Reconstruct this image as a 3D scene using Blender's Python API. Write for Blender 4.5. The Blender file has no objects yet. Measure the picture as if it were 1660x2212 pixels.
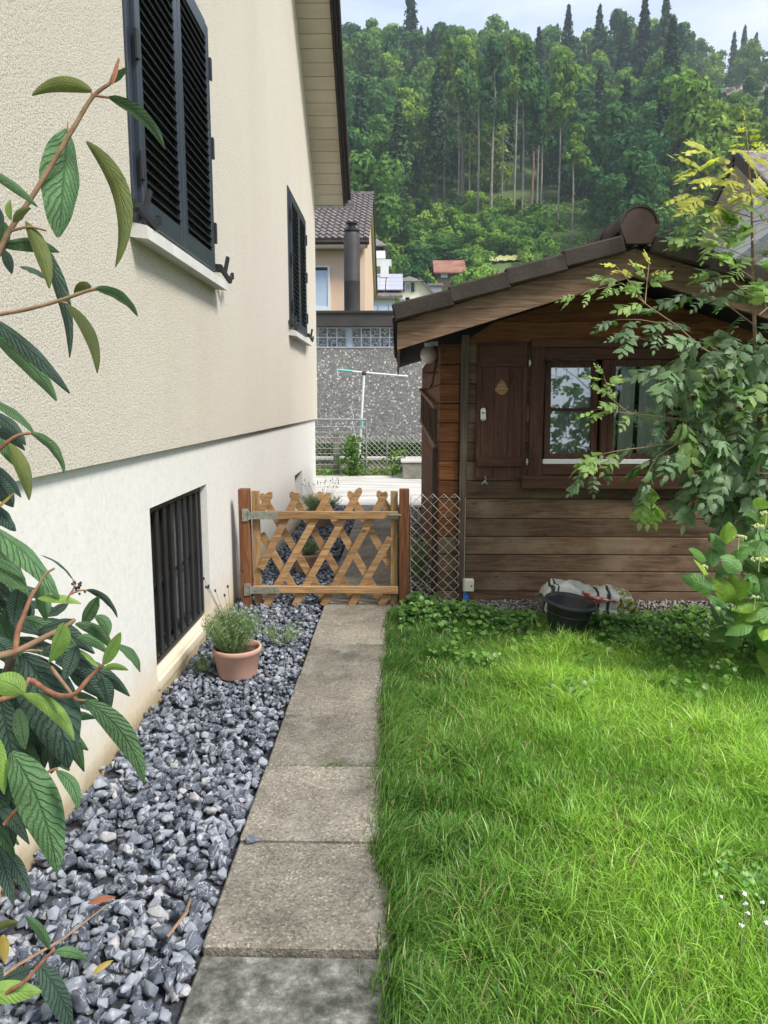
import bpy, bmesh, math, random
import numpy as np
from mathutils import Vector, Matrix
rnd = random.Random(7)
rng = np.random.default_rng(11)
S = bpy.context.scene
COL = S.collection
rad = math.radians
# ------------------------------------------------------------------ camera
CAM_H, PITCH, YAW = 1.42, rad(8.46), rad(1.0)
cd = bpy.data.cameras.new('camera'); cam = bpy.data.objects.new('camera', cd); COL.objects.link(cam)
cam.location = (0, 0, CAM_H); cam.rotation_euler = (rad(90) - PITCH, 0, YAW)
cd.sensor_fit = 'VERTICAL'; cd.sensor_height = 36; cd.sensor_width = 27; cd.lens = 36 * 1600 / 2212.0
cd.clip_start = 0.05; cd.clip_end = 3000
S.camera = cam
# ------------------------------------------------------------------ sky and sun
SUN_EL, SUN_AZ = rad(50), rad(126)      # azimuth clockwise from +Y: sun stands to the right of and a little behind the camera
w = bpy.data.worlds.new('World'); S.world = w; w.use_nodes = True
wn = w.node_tree; wn.nodes.clear()
def wl(a, b): wn.links.new(a, b)
wo = wn.nodes.new('ShaderNodeOutputWorld'); bg = wn.nodes.new('ShaderNodeBackground')
sky = wn.nodes.new('ShaderNodeTexSky'); sky.sky_type = 'NISHITA'; sky.sun_disc = False
sky.sun_elevation = SUN_EL; sky.sun_rotation = SUN_AZ
tc = wn.nodes.new('ShaderNodeTexCoord'); mp = wn.nodes.new('ShaderNodeMapping'); mp.inputs['Scale'].default_value = (1.4, 1.4, 4.0)
n1 = wn.nodes.new('ShaderNodeTexNoise'); n1.inputs['Scale'].default_value = 1.7; n1.inputs['Detail'].default_value = 7; n1.inputs['Roughness'].default_value = .55
cr = wn.nodes.new('ShaderNodeValToRGB')
cr.color_ramp.elements[0].position = .40; cr.color_ramp.elements[0].color = (4.5, 5.6, 7.6, 1)
cr.color_ramp.elements[1].position = .62; cr.color_ramp.elements[1].color = (8.0, 8.6, 9.5, 1)
mx = wn.nodes.new('ShaderNodeMix'); mx.data_type = 'RGBA'; mx.inputs[0].default_value = .9
wl(tc.outputs['Generated'], mp.inputs[0]); wl(mp.outputs[0], n1.inputs[0]); wl(n1.outputs[0], cr.inputs[0])
# standard overcast sky: luminance rises as (1 + 2 sin elevation) / 3 all the way round
sx = wn.nodes.new('ShaderNodeSeparateXYZ'); wl(tc.outputs['Generated'], sx.inputs[0])
ma = wn.nodes.new('ShaderNodeMath'); ma.operation = 'MAXIMUM'; ma.inputs[1].default_value = 0.0; wl(sx.outputs[2], ma.inputs[0])
mm = wn.nodes.new('ShaderNodeMath'); mm.operation = 'MULTIPLY_ADD'; mm.inputs[1].default_value = .60; mm.inputs[2].default_value = .40; wl(ma.outputs[0], mm.inputs[0])
vm = wn.nodes.new('ShaderNodeVectorMath'); vm.operation = 'SCALE'; wl(cr.outputs[0], vm.inputs[0]); wl(mm.outputs[0], vm.inputs['Scale'])
wl(sky.outputs[0], mx.inputs[6]); wl(vm.outputs[0], mx.inputs[7]); wl(mx.outputs[2], bg.inputs[0])
bg.inputs[1].default_value = .10; wl(bg.outputs[0], wo.inputs[0])
sd = bpy.data.lights.new('sun', 'SUN'); sun = bpy.data.objects.new('sun', sd); COL.objects.link(sun)
sd.energy = 2.6; sd.angle = rad(15); sd.color = (1, .94, .86)
sdir = Vector((math.sin(SUN_AZ) * math.cos(SUN_EL), math.cos(SUN_AZ) * math.cos(SUN_EL), math.sin(SUN_EL)))
sun.rotation_euler = sdir.to_track_quat('Z', 'Y').to_euler(); sun.location = sdir * 30
S.view_settings.view_transform = 'Standard'; S.view_settings.look = 'None'
S.view_settings.exposure = 1.0; S.view_settings.gamma = 1; S.view_settings.use_curve_mapping = False
S.render.engine = 'CYCLES'
S.cycles.max_bounces = 6; S.cycles.transparent_max_bounces = 16; S.cycles.volume_bounces = 1

# ------------------------------------------------------------------ measuring: sight lines of the survey camera
_R = Vector((math.cos(YAW), math.sin(YAW), 0))
_F = Vector((-math.sin(YAW) * math.cos(PITCH), math.cos(YAW) * math.cos(PITCH), -math.sin(PITCH)))
_U = Vector((-math.sin(YAW) * math.sin(PITCH), math.cos(YAW) * math.sin(PITCH), math.cos(PITCH)))
C0 = Vector((0, 0, CAM_H))
def ray(x, y): return _F + _R * ((x - 830) / 1600.0) - _U * ((y - 1106) / 1600.0)
def at_d(x, y, d): return C0 + ray(x, y) * d
def at_y(x, y, Y): r = ray(x, y); return C0 + r * (Y / r.y)
def at_x(x, y, X): r = ray(x, y); return C0 + r * (X / r.x)
def at_z(x, y, Z=0.0): r = ray(x, y); return C0 + r * ((Z - CAM_H) / r.z)

# ------------------------------------------------------------------ objects
ORG = {}
def org(p):
    return ORG.get(p.name, Vector((0, 0, 0))) if p else Vector((0, 0, 0))
def tag(o, label=None, cat=None, group=None, kind=None):
    if label: o['label'] = label
    if cat: o['category'] = cat
    if group: o['group'] = group
    if kind: o['kind'] = kind
    return o
def thing(name, label, cat, loc=(0, 0, 0), group=None):
    o = bpy.data.objects.new(name, None); COL.objects.link(o); o.location = loc; o.empty_display_size = .1
    ORG[o.name] = Vector(loc)
    return tag(o, label, cat, group)
class MB:
    def __init__(s): s.v = []; s.f = []; s.uv = []; s.mi = []
    def add(s, vs, fs, mi=0):
        n = len(s.v); s.v += [tuple(q) for q in vs]; s.f += [tuple(i + n for i in f) for f in fs]; s.mi += [mi] * len(fs); return s
    def cb(s, c, h, ax=None, ch=0.0):
        c = Vector(c); ax = ax or (Vector((1, 0, 0)), Vector((0, 1, 0)), Vector((0, 0, 1)))
        ch = min(ch, min(h) * .8)
        def P(q): return c + ax[0] * q[0] + ax[1] * q[1] + ax[2] * q[2]
        if ch <= 0:
            vs = [P((a * h[0], b * h[1], d * h[2])) for a in (-1, 1) for b in (-1, 1) for d in (-1, 1)]
            return s.add(vs, [(0, 1, 3, 2), (4, 6, 7, 5), (0, 4, 5, 1), (2, 3, 7, 6), (0, 2, 6, 4), (1, 5, 7, 3)])
        idx = {}; vs = []
        sg = [(a, b, d) for a in (-1, 1) for b in (-1, 1) for d in (-1, 1)]
        for q in sg:
            for k in range(3):
                idx[(q, k)] = len(vs)
                vs.append(P([q[j] * (h[j] if j == k else h[j] - ch) for j in range(3)]))
        fs = []
        for k in range(3):
            i, j = [(1, 2), (0, 2), (0, 1)][k]
            for sk in (-1, 1):
                def cc(a, b):
                    q = [0, 0, 0]; q[k] = sk; q[i] = a; q[j] = b; return idx[(tuple(q), k)]
                fs.append((cc(-1, -1), cc(1, -1), cc(1, 1), cc(-1, 1)))
        for m in range(3):
            i, j = [(1, 2), (0, 2), (0, 1)][m]
            for a in (-1, 1):
                for b in (-1, 1):
                    q0 = [0, 0, 0]; q0[i] = a; q0[j] = b; q0[m] = -1; q1 = list(q0); q1[m] = 1
                    fs.append((idx[(tuple(q0), i)], idx[(tuple(q0), j)], idx[(tuple(q1), j)], idx[(tuple(q1), i)]))
        for q in sg: fs.append((idx[(q, 0)], idx[(q, 1)], idx[(q, 2)]))
        return s.add(vs, fs)
    def box(s, a, b, ch=0.0):
        return s.cb([(a[i] + b[i]) / 2 for i in range(3)], [abs(b[i] - a[i]) / 2 for i in range(3)], None, ch)
    def bar(s, p, q, w_, h_, up=(0, 0, 1), ch=0.0):
        p = Vector(p); q = Vector(q); d = (q - p); L = d.length; d.normalize()
        u = Vector(up); sd_ = d.cross(u)
        if sd_.length < 1e-4: sd_ = d.cross(Vector((0, 1, 0)))
        sd_.normalize(); u = sd_.cross(d).normalized()
        return s.cb((p + q) / 2, (L / 2, w_ / 2, h_ / 2), (d, sd_, u), ch)
    def tube(s, pts, r, n=6):
        pts = [Vector(p) for p in pts]; rs = r if isinstance(r, (list, tuple)) else [r] * len(pts)
        vs = []; fs = []
        for i, p in enumerate(pts):
            d = (pts[min(i + 1, len(pts) - 1)] - pts[max(i - 1, 0)]).normalized()
            a = d.cross(Vector((0, 0, 1))); a = a if a.length > .1 else d.cross(Vector((0, 1, 0)))
            a.normalize(); b = d.cross(a)
            for k in range(n):
                t = 2 * math.pi * k / n; vs.append(p + (a * math.cos(t) + b * math.sin(t)) * rs[i])
        for i in range(len(pts) - 1):
            for k in range(n):
                fs.append((i * n + k, i * n + (k + 1) % n, (i + 1) * n + (k + 1) % n, (i + 1) * n + k))
        fs.append(tuple(range(n))); fs.append(tuple((len(pts) - 1) * n + k for k in range(n)))
        return s.add(vs, fs)
    def lathe(s, c, prof, n=24, sx=1, sy=1):
        c = Vector(c); vs = []; fs = []
        for (r, z) in prof:
            for k in range(n):
                t = 2 * math.pi * k / n; vs.append(c + Vector((r * sx * math.cos(t), r * sy * math.sin(t), z)))
        for i in range(len(prof) - 1):
            for k in range(n): fs.append((i * n + k, i * n + (k + 1) % n, (i + 1) * n + (k + 1) % n, (i + 1) * n + k))
        return s.add(vs, fs)
    def prism(s, poly, vec):
        n = len(poly); v = Vector(vec); a = [Vector(p) for p in poly]
        return s.add(a + [p + v for p in a], [tuple(range(n)), tuple(range(2 * n - 1, n - 1, -1))] + [(i, (i + 1) % n, n + (i + 1) % n, n + i) for i in range(n)])
    def ball(s, c, r, n=10, m=7, sc=(1, 1, 1)):
        prof = [(r * math.sin(math.pi * i / m), -r * math.cos(math.pi * i / m) * sc[2]) for i in range(m + 1)]
        prof[0] = (1e-4, prof[0][1]); prof[-1] = (1e-4, prof[-1][1])
        return s.lathe(c, prof, n, sc[0], sc[1])
    def mesh(s, name, mats, smooth=False, o=Vector((0, 0, 0))):
        me = bpy.data.meshes.new(name)
        me.from_pydata([(x - o.x, y - o.y, z - o.z) for x, y, z in s.v], [], s.f)
        for m_ in (mats if isinstance(mats, (list, tuple)) else [mats]): me.materials.append(m_)
        if any(s.mi): me.polygons.foreach_set('material_index', s.mi)
        if smooth: me.polygons.foreach_set('use_smooth', [True] * len(s.f))
        if s.uv:
            ul = me.uv_layers.new(name='uv'); li = np.empty(len(me.loops), dtype=np.int32); me.loops.foreach_get('vertex_index', li)
            ul.data.foreach_set('uv', np.array(s.uv, dtype=np.float32)[li].ravel())
        me.update(); return me
    def build(s, name, mats, parent=None, smooth=False, label=None):
        o = bpy.data.objects.new(name, s.mesh(name, mats, smooth, org(parent))); COL.objects.link(o)
        if parent: o.parent = parent; ORG[o.name] = org(parent)
        if label: o['label'] = label
        return o
def link(name, me, parent=None, loc=None, mat=None):
    o = bpy.data.objects.new(name, me); COL.objects.link(o)
    if parent: o.parent = parent
    if mat is not None:
        if parent: mat = Matrix.Translation(-org(parent)) @ mat
        o.matrix_basis = mat
    elif loc is not None: o.location = Vector(loc) - org(parent)
    return o
def npmesh(name, V, F, mats, col=None, smooth=False):
    V = np.asarray(V, dtype=np.float32); F = np.asarray(F, dtype=np.int32); k = F.shape[1]
    me = bpy.data.meshes.new(name); me.vertices.add(len(V)); me.loops.add(F.size); me.polygons.add(len(F))
    me.vertices.foreach_set('co', V.ravel()); me.loops.foreach_set('vertex_index', F.ravel())
    me.polygons.foreach_set('loop_start', np.arange(0, F.size, k, dtype=np.int32))
    me.polygons.foreach_set('loop_total', np.full(len(F), k, dtype=np.int32))
    if smooth: me.polygons.foreach_set('use_smooth', np.ones(len(F), dtype=bool))
    for m_ in (mats if isinstance(mats, (list, tuple)) else [mats]): me.materials.append(m_)
    if col is not None:
        a = me.color_attributes.new('col', 'FLOAT_COLOR', 'POINT')
        c4 = np.ones((len(V), 4), dtype=np.float32); c4[:, :3] = col; a.data.foreach_set('color', c4.ravel())
    me.update(); me.validate(); return me
def copy_tree(root, loc, label=None, rotz=None, scale=None):
    r = root.copy(); COL.objects.link(r); r.location = loc
    if rotz is not None: r.rotation_euler = (0, 0, rotz)
    if scale is not None: r.scale = scale if isinstance(scale, (tuple, list)) else (scale,) * 3
    if label: r['label'] = label
    for ch in list(root.children):
        c = ch.copy(); COL.objects.link(c); c.parent = r
        for g in list(ch.children):
            d = g.copy(); COL.objects.link(d); d.parent = c
    return r

# ------------------------------------------------------------------ materials
class NT:
    def __init__(s, name):
        s.m = bpy.data.materials.new(name); s.m.use_nodes = True; s.t = s.m.node_tree
        s.b = s.t.nodes['Principled BSDF']; s.o = s.t.nodes['Material Output']
    def n(s, ty, **kw):
        x = s.t.nodes.new(ty)
        for k, v in kw.items():
            if k.startswith('_'): setattr(x, k[1:], v)
        return x
    def l(s, a, b): s.t.links.new(a, b)
    def pos(s): return s.n('ShaderNodeNewGeometry').outputs['Position']
    def orand(s): return s.n('ShaderNodeObjectInfo').outputs['Random']
    def math(s, op, a, b=None):
        x = s.n('ShaderNodeMath', _operation=op)
        for i, q in enumerate((a, b)):
            if q is None: continue
            if isinstance(q, (int, float)): x.inputs[i].default_value = q
            else: s.l(q, x.inputs[i])
        return x.outputs[0]
    def noise(s, vec, scale, detail=5, st=(1, 1, 1), rough=.55, dist=0.0, off=None):
        mp_ = s.n('ShaderNodeMapping'); mp_.inputs['Scale'].default_value = st; s.l(vec, mp_.inputs[0])
        if off is not None:
            cx = s.n('ShaderNodeCombineXYZ'); q = s.math('MULTIPLY', off, 37.0)
            for i in range(3): s.l(q, cx.inputs[i])
            s.l(cx.outputs[0], mp_.inputs['Location'])
        x = s.n('ShaderNodeTexNoise'); x.inputs['Scale'].default_value = scale; x.inputs['Detail'].default_value = detail
        x.inputs['Roughness'].default_value = rough; x.inputs['Distortion'].default_value = dist
        s.l(mp_.outputs[0], x.inputs['Vector']); return x.outputs['Fac']
    def ramp(s, fac, cols):
        x = s.n('ShaderNodeValToRGB'); e = x.color_ramp.elements
        while len(e) < len(cols): e.new(.5)
        for i, (p, c) in enumerate(cols):
            e[i].position = p; e[i].color = (*c, 1) if isinstance(c, (tuple, list)) else (c, c, c, 1)
        s.l(fac, x.inputs[0]); return x.outputs[0]
    def mix(s, f, a, b, bt='MIX'):
        x = s.n('ShaderNodeMix', _data_type='RGBA', _blend_type=bt)
        for i, q in ((0, f), (6, a), (7, b)):
            if isinstance(q, (int, float)): x.inputs[i].default_value = q if i == 0 else (q, q, q, 1)
            elif isinstance(q, (tuple, list)): x.inputs[i].default_value = (*q, 1)
            else: s.l(q, x.inputs[i])
        return x.outputs[2]
    def bump(s, h, st=.3, d=.01, nrm=None):
        x = s.n('ShaderNodeBump'); x.inputs['Strength'].default_value = st; x.inputs['Distance'].default_value = d
        s.l(h, x.inputs['Height'])
        if nrm: s.l(nrm, x.inputs['Normal'])
        s.l(x.outputs[0], s.b.inputs['Normal']); return x.outputs[0]
    def col(s, c): s.l(c, s.b.inputs['Base Color'])
def pm(name, cols, scale=4, st=(1, 1, 1), rough=.8, bump=0., bsc=60, bd=.01, bst=(1, 1, 1), ov=0., metal=0., spec=.3, detail=6, dist=0., fine=0.):
    t = NT(name); p = t.pos(); r = t.orand()
    if len(cols) == 1: c = t.mix(0.0, cols[0][1], cols[0][1])
    else: c = t.ramp(t.noise(p, scale, detail, st, dist=dist, off=r if ov else None), cols)
    if fine:
        f = t.noise(p, bsc * 1.7, 3, bst); g = t.ramp(f, [(.3, 1 - fine), (.7, 1 + fine)]); c = t.mix(1.0, c, g, 'MULTIPLY')
    if ov:
        g = t.math('ADD', t.math('MULTIPLY', r, 2 * ov), 1 - ov); c = t.mix(1.0, c, g, 'MULTIPLY')
    t.col(c); t.b.inputs['Roughness'].default_value = rough; t.b.inputs['Metallic'].default_value = metal
    t.b.inputs['Specular IOR Level'].default_value = spec
    if bump: t.bump(t.noise(p, bsc, 5, bst), bump, bd)
    return t.m
def wood(name, dark, light, axis, ov=.25, rough=.75, worn=None):
    """planed timber: stretched grain along an axis, knots and weathering"""
    t = NT(name); p = t.pos(); r = t.orand()
    st = {'x': (1.2, 14, 14), 'z': (14, 14, 1.2), 'y': (14, 1.2, 14)}[axis]; st2 = {'x': (3, 90, 90), 'z': (90, 90, 3), 'y': (90, 3, 90)}[axis]
    g = t.noise(p, 2.4, 6, st, dist=1.3, off=r); c = t.ramp(g, [(.30, dark), (.68, light)])
    f = t.noise(p, 2.2, 4, st2, off=r); c = t.mix(1.0, c, t.ramp(f, [(.3, .68), (.65, 1.15)]), 'MULTIPLY')
    if worn:
        b_ = t.noise(p, 2.1, 6, (1, 1, 2), off=r, rough=.65); k = t.ramp(b_, [(.46, 0.), (.66, .75)]); c = t.mix(k, c, worn)
    kv = t.n('ShaderNodeTexVoronoi'); mp_ = t.n('ShaderNodeMapping'); mp_.inputs['Scale'].default_value = {'x': (2.2, 5, 5.5), 'z': (5.5, 5, 2.2), 'y': (5, 2.2, 5)}[axis]
    t.l(p, mp_.inputs[0]); t.l(mp_.outputs[0], kv.inputs['Vector']); kv.inputs['Scale'].default_value = 1.6
    kn = t.ramp(kv.outputs['Distance'], [(.03, .35), (.10, 1.)]); c = t.mix(1.0, c, kn, 'MULTIPLY')
    g2 = t.math('ADD', t.math('MULTIPLY', r, 2 * ov), 1 - ov); c = t.mix(1.0, c, g2, 'MULTIPLY')
    t.col(c); t.b.inputs['Roughness'].default_value = rough; t.b.inputs['Specular IOR Level'].default_value = .2
    t.bump(t.math('ADD', g, f), .35, .004); return t.m
M = {}
def plaster(name, c1, c2, sc, st_, d, damp=None):
    t = NT(name); p = t.pos()
    a = t.noise(p, sc, 5, (1, 1, 1), rough=.72); b = t.noise(p, 1.3, 6, (1, .9, .22), rough=.6)
    c = t.ramp(b, [(.2, c1), (.8, c2)])
    c = t.mix(1.0, c, t.ramp(a, [(.36, .52 if st_ > .6 else .93), (.50, 1.0), (.7, 1.06)]), 'MULTIPLY')
    sp = t.n('ShaderNodeSeparateXYZ'); t.l(p, sp.inputs[0])
    if damp:
        z = t.math('ADD', sp.outputs[2], t.math('MULTIPLY', t.noise(p, 5, 5), .28))
        c = t.mix(t.ramp(z, [(.12, 1.), (.44, 0.)]), c, damp)
        z2 = t.math('ADD', sp.outputs[2], t.math('MULTIPLY', t.noise(p, 22, 5), .10))
        c = t.mix(t.ramp(z2, [(.05, .6), (.12, 0.)]), c, (.30, .24, .14))
    t.col(c); t.b.inputs['Roughness'].default_value = .9; t.b.inputs['Specular IOR Level'].default_value = .15
    t.bump(a, st_, d); return t.m
M['render'] = plaster('coarse_render', (.77, .69, .56), (.84, .78, .67), 130, 1.0, .011)
M['base'] = plaster('smooth_plaster', (.71, .69, .64), (.76, .745, .70), 34, .25, .006, (.66, .55, .36))
def speckled():
    t = NT('washed_concrete'); p = t.pos(); r = t.orand()
    c = t.ramp(t.noise(p, 2.6, 7, rough=.65, off=r), [(.34, (.12, .108, .085)), (.50, (.205, .185, .150)), (.68, (.285, .255, .205))])
    v = t.n('ShaderNodeTexVoronoi'); v.inputs['Scale'].default_value = 150; t.l(p, v.inputs['Vector'])
    sx = t.n('ShaderNodeSeparateXYZ'); t.l(v.outputs['Color'], sx.inputs[0])
    c = t.mix(1.0, c, t.ramp(sx.outputs[0], [(.0, .55), (.5, 1.), (.86, 1.05), (1., 1.7)]), 'MULTIPLY')
    g2 = t.math('ADD', t.math('MULTIPLY', r, .30), .85); c = t.mix(1.0, c, g2, 'MULTIPLY')
    gr = t.ramp(t.noise(p, 7, 6, rough=.7, off=r), [(.55, 0.), (.7, .55)]); c = t.mix(gr, c, (.30, .29, .26))
    dk = t.ramp(t.noise(p, 11, 6, rough=.7), [(.56, 0.), (.72, .6)]); c = t.mix(dk, c, (.07, .065, .05))
    t.col(c); t.b.inputs['Roughness'].default_value = .92; t.bump(t.math('ADD', v.outputs['Distance'], t.noise(p, 300, 2)), .5, .003); return t.m
M['slab'] = speckled()
def lichen():
    t = NT('old_grey_concrete'); p = t.pos()
    c = t.ramp(t.noise(p, 17, 9, rough=.75), [(.38, (.045, .046, .040)), (.48, (.10, .10, .085)), (.57, (.17, .17, .15)), (.68, (.34, .34, .31))])
    v = t.n('ShaderNodeTexVoronoi'); v.inputs['Scale'].default_value = 60; t.l(p, v.inputs['Vector'])
    t.col(c); t.b.inputs['Roughness'].default_value = .95; t.bump(t.noise(p, 90, 6), .6, .004); return t.m
M['slab_old'] = lichen()
def stonemat(name, dark, mid, light, white):
    t = NT(name); p = t.pos(); at = t.n('ShaderNodeAttribute', _attribute_name='col'); sp = t.n('ShaderNodeSeparateXYZ'); t.l(at.outputs['Color'], sp.inputs[0])
    q = t.math('FRACT', t.math('ADD', sp.outputs[0], t.orand())); off = t.n('ShaderNodeVectorMath', _operation='ADD')
    cx = t.n('ShaderNodeCombineXYZ')
    for i in range(3): t.l(t.math('MULTIPLY', q, 3.0 + i), cx.inputs[i])
    t.l(p, off.inputs[0]); t.l(cx.outputs[0], off.inputs[1])
    c = t.ramp(t.noise(off.outputs[0], 38, 5), [(.34, dark), (.62, mid)])
    c = t.mix(t.ramp(q, [(.0, 0.), (.45, .04), (.88, .62)]), c, light)
    vn = t.noise(off.outputs[0], 15, 2, (1, .35, 1), dist=1.2)
    vein = t.ramp(t.math('ABSOLUTE', t.math('SUBTRACT', vn, .5)), [(.0, .6), (.006, .35), (.014, 0.)]); c = t.mix(vein, c, (.60, .62, .64))
    pt = t.ramp(t.noise(off.outputs[0], 24, 8, rough=.75), [(.54, 0.), (.68, .78)]); c = t.mix(pt, c, (.50, .52, .54))
    c = t.mix(t.ramp(q, [(.955, 0.), (.965, .85)]), c, t.mix(t.noise(p, 90, 4), white, mid))
    t.col(c); t.b.inputs['Roughness'].default_value = .85; t.b.inputs['Specular IOR Level'].default_value = .18
    t.bump(t.noise(p, 110, 6, rough=.65), .35, .002); return t.m
M['stone'] = stonemat('slate_chippings', (.036, .043, .058), (.115, .130, .165), (.40, .43, .49), (.66, .63, .58))
M['pebble'] = stonemat('pale_pebbles', (.11, .105, .095), (.24, .23, .21), (.38, .37, .34), (.62, .60, .56))
M['earth'] = pm('earth', [(.3, (.035, .026, .017)), (.7, (.08, .062, .04))], 12, bump=.6, bsc=40, rough=.95)
M['grit'] = pm('dark_grit', [(.3, (.025, .027, .033)), (.7, (.075, .080, .092))], 60, bump=.8, bsc=140, rough=.95)
M['turf'] = pm('turf_soil', [(.3, (.05, .07, .02)), (.55, (.10, .14, .03)), (.75, (.20, .19, .08))], 3, bump=.6, bsc=60, rough=.95)
M['valley'] = pm('meadow_ground', [(.3, (.05, .09, .022)), (.7, (.10, .14, .04))], .08, rough=.95)
M['concrete'] = pm('weathered_concrete', [(.3, (.36, .345, .30)), (.5, (.50, .48, .43)), (.7, (.60, .58, .53))], 1.6, st=(.5, 2.4, 1), bump=.3, bsc=40, rough=.9, fine=.12)
M['stonewall'] = pm('old_wall_concrete', [(.3, (.14, .14, .11)), (.7, (.30, .29, .24))], 6, bump=.5, bsc=30, rough=.95)
M['anthracite'] = pm('anthracite_enamel', [(.3, (.028, .036, .050)), (.7, (.040, .050, .066))], 3, rough=.34, spec=.5, ov=.0)
M['iron'] = pm('black_iron', [(.3, (.012, .013, .015)), (.7, (.022, .024, .027))], 8, rough=.45, spec=.5)
M['sill'] = pm('pale_stone_sill', [(.3, (.50, .50, .47)), (.7, (.62, .61, .57))], 9, rough=.85, bump=.2, bsc=120)
M['darkbrown'] = pm('dark_brown_metal', [(.3, (.028, .018, .014)), (.7, (.045, .032, .026))], 4, rough=.5)
M['soffit'] = pm('cream_soffit', [(.3, (.50, .44, .33)), (.7, (.58, .52, .41))], 2, st=(1, 3, 3), rough=.7, ov=.06)
M['eavecap'] = pm('fascia_grey', [(.3, (.045, .042, .040)), (.7, (.075, .070, .066))], 2, rough=.55)
M['zinc'] = pm('weathered_zinc', [(.3, (.26, .27, .27)), (.7, (.42, .43, .43))], 14, rough=.5, metal=.6)
M['galv'] = pm('galvanised_hinge', [(.3, (.20, .21, .17)), (.7, (.36, .37, .31))], 30, rough=.5, metal=.4)
M['gatewood'] = wood('gate_wood', (.24, .135, .06), (.50, .31, .15), 'x', .20)
M['gatewood_v'] = wood('gate_wood_upright', (.23, .13, .055), (.45, .28, .13), 'z', .14)
M['postwood'] = wood('post_wood', (.10, .040, .018), (.24, .10, .046), 'z', .10)
M['logs'] = wood('weathered_logs', (.060, .037, .022), (.155, .096, .058), 'x', .22, worn=(.22, .16, .11))
M['logs_red'] = wood('sheltered_logs', (.085, .030, .012), (.24, .095, .034), 'x', .25)
M['logs_side'] = wood('side_logs', (.060, .022, .011), (.15, .058, .026), 'y', .20)
M['shedframe'] = wood('brown_window_wood', (.052, .024, .016), (.115, .056, .038), 'z', .10)
M['shedframe_x'] = wood('brown_trim_wood', (.052, .024, .016), (.115, .056, .038), 'x', .10)
M['barge'] = wood('barge_wood', (.11, .068, .043), (.27, .175, .115), 'x', .08)
M['batten'] = wood('grey_batten', (.065, .048, .036), (.13, .098, .075), 'z', .05)
M['tile'] = pm('brown_concrete_tile', [(.3, (.030, .022, .019)), (.7, (.062, .048, .040))], 6, rough=.75, bump=.3, bsc=50, ov=.10, fine=.15)
M['tilecap'] = pm('ridge_cap_clay', [(.3, (.060, .038, .032)), (.7, (.095, .062, .052))], 8, rough=.6)
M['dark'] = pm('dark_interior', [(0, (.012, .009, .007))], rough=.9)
M['white'] = pm('white_enamel', [(0, (.75, .76, .76))], rough=.4)
M['brass'] = pm('pale_hinge_metal', [(0, (.55, .52, .44))], rough=.4, metal=.5)
M['opal'] = pm('opal_glass', [(0, (.62, .60, .58))], rough=.25, spec=.5)
M['curtain'] = pm('net_curtain', [(.3, (.82, .83, .84)), (.7, (.88, .88, .89))], 30, st=(1, 1, .1), rough=.9)
M['wire'] = pm('fence_wire', [(0, (.42, .40, .35))], rough=.5, metal=.5)
M['terracotta'] = pm('terracotta_plastic', [(.3, (.52, .30, .22)), (.7, (.62, .38, .29))], 5, rough=.6, fine=.04)
M['black_plastic'] = pm('black_plastic', [(.3, (.016, .017, .019)), (.7, (.035, .036, .038))], 9, rough=.42, spec=.5)
M['socket'] = pm('ivory_plastic', [(0, (.66, .63, .50))], rough=.5)
M['blue'] = pm('blue_plastic', [(0, (.02, .17, .55))], rough=.4)
M['peach'] = pm('peach_plaster', [(.3, (.66, .47, .33)), (.7, (.74, .55, .41))], .8, rough=.9)
M['cream'] = pm('cream_plaster', [(.3, (.72, .66, .50)), (.7, (.80, .75, .60))], .8, rough=.9)
M['whitewall'] = pm('white_plaster', [(.3, (.66, .66, .64)), (.7, (.76, .76, .74))], .8, rough=.9)
M['greytile'] = pm('grey_brown_tiles', [(.3, (.10, .085, .080)), (.7, (.24, .21, .20))], 5, rough=.8, ov=.15)
M['redtile'] = pm('red_clay_tiles', [(.3, (.20, .085, .055)), (.7, (.34, .17, .12))], .9, rough=.9)
M['paleglass'] = pm('pale_blue_blind', [(.3, (.42, .52, .66)), (.7, (.56, .66, .78))], .8, rough=.25, spec=.6)
M['solar'] = pm('solar_panel', [(0, (.42, .40, .46))], rough=.15, spec=.7)
M['green'] = pm('green_shutter', [(0, (.02, .05, .035))], rough=.6)
M['boardlight'] = pm('white_cladding', [(.3, (.66, .65, .62)), (.7, (.75, .74, .71))], .8, rough=.7)
M['teal'] = pm('teal_plastic', [(0, (.16, .50, .46))], rough=.5)
M['bark'] = pm('bark', [(.3, (.07, .05, .035)), (.7, (.16, .12, .09))], 30, bump=.5, bsc=80)
M['twig'] = pm('tan_twig', [(.3, (.22, .13, .08)), (.7, (.36, .24, .15))], 60, bump=.3, bsc=300, bd=.001)
M['twigred'] = pm('russet_twig', [(.3, (.24, .095, .055)), (.7, (.36, .19, .12))], 60)
M['trunkpale'] = pm('pale_trunk', [(.3, (.20, .17, .14)), (.7, (.38, .34, .29))], 1.5)
M['trunkred'] = pm('pine_trunk', [(.3, (.20, .11, .07)), (.7, (.34, .20, .13))], 1.5)
M['rock'] = pm('limestone', [(.3, (.13, .12, .09)), (.55, (.28, .25, .19)), (.75, (.46, .41, .33))], .22, st=(.4, 1, 2.5), bump=1, bsc=.7, bd=1.2)
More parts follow.
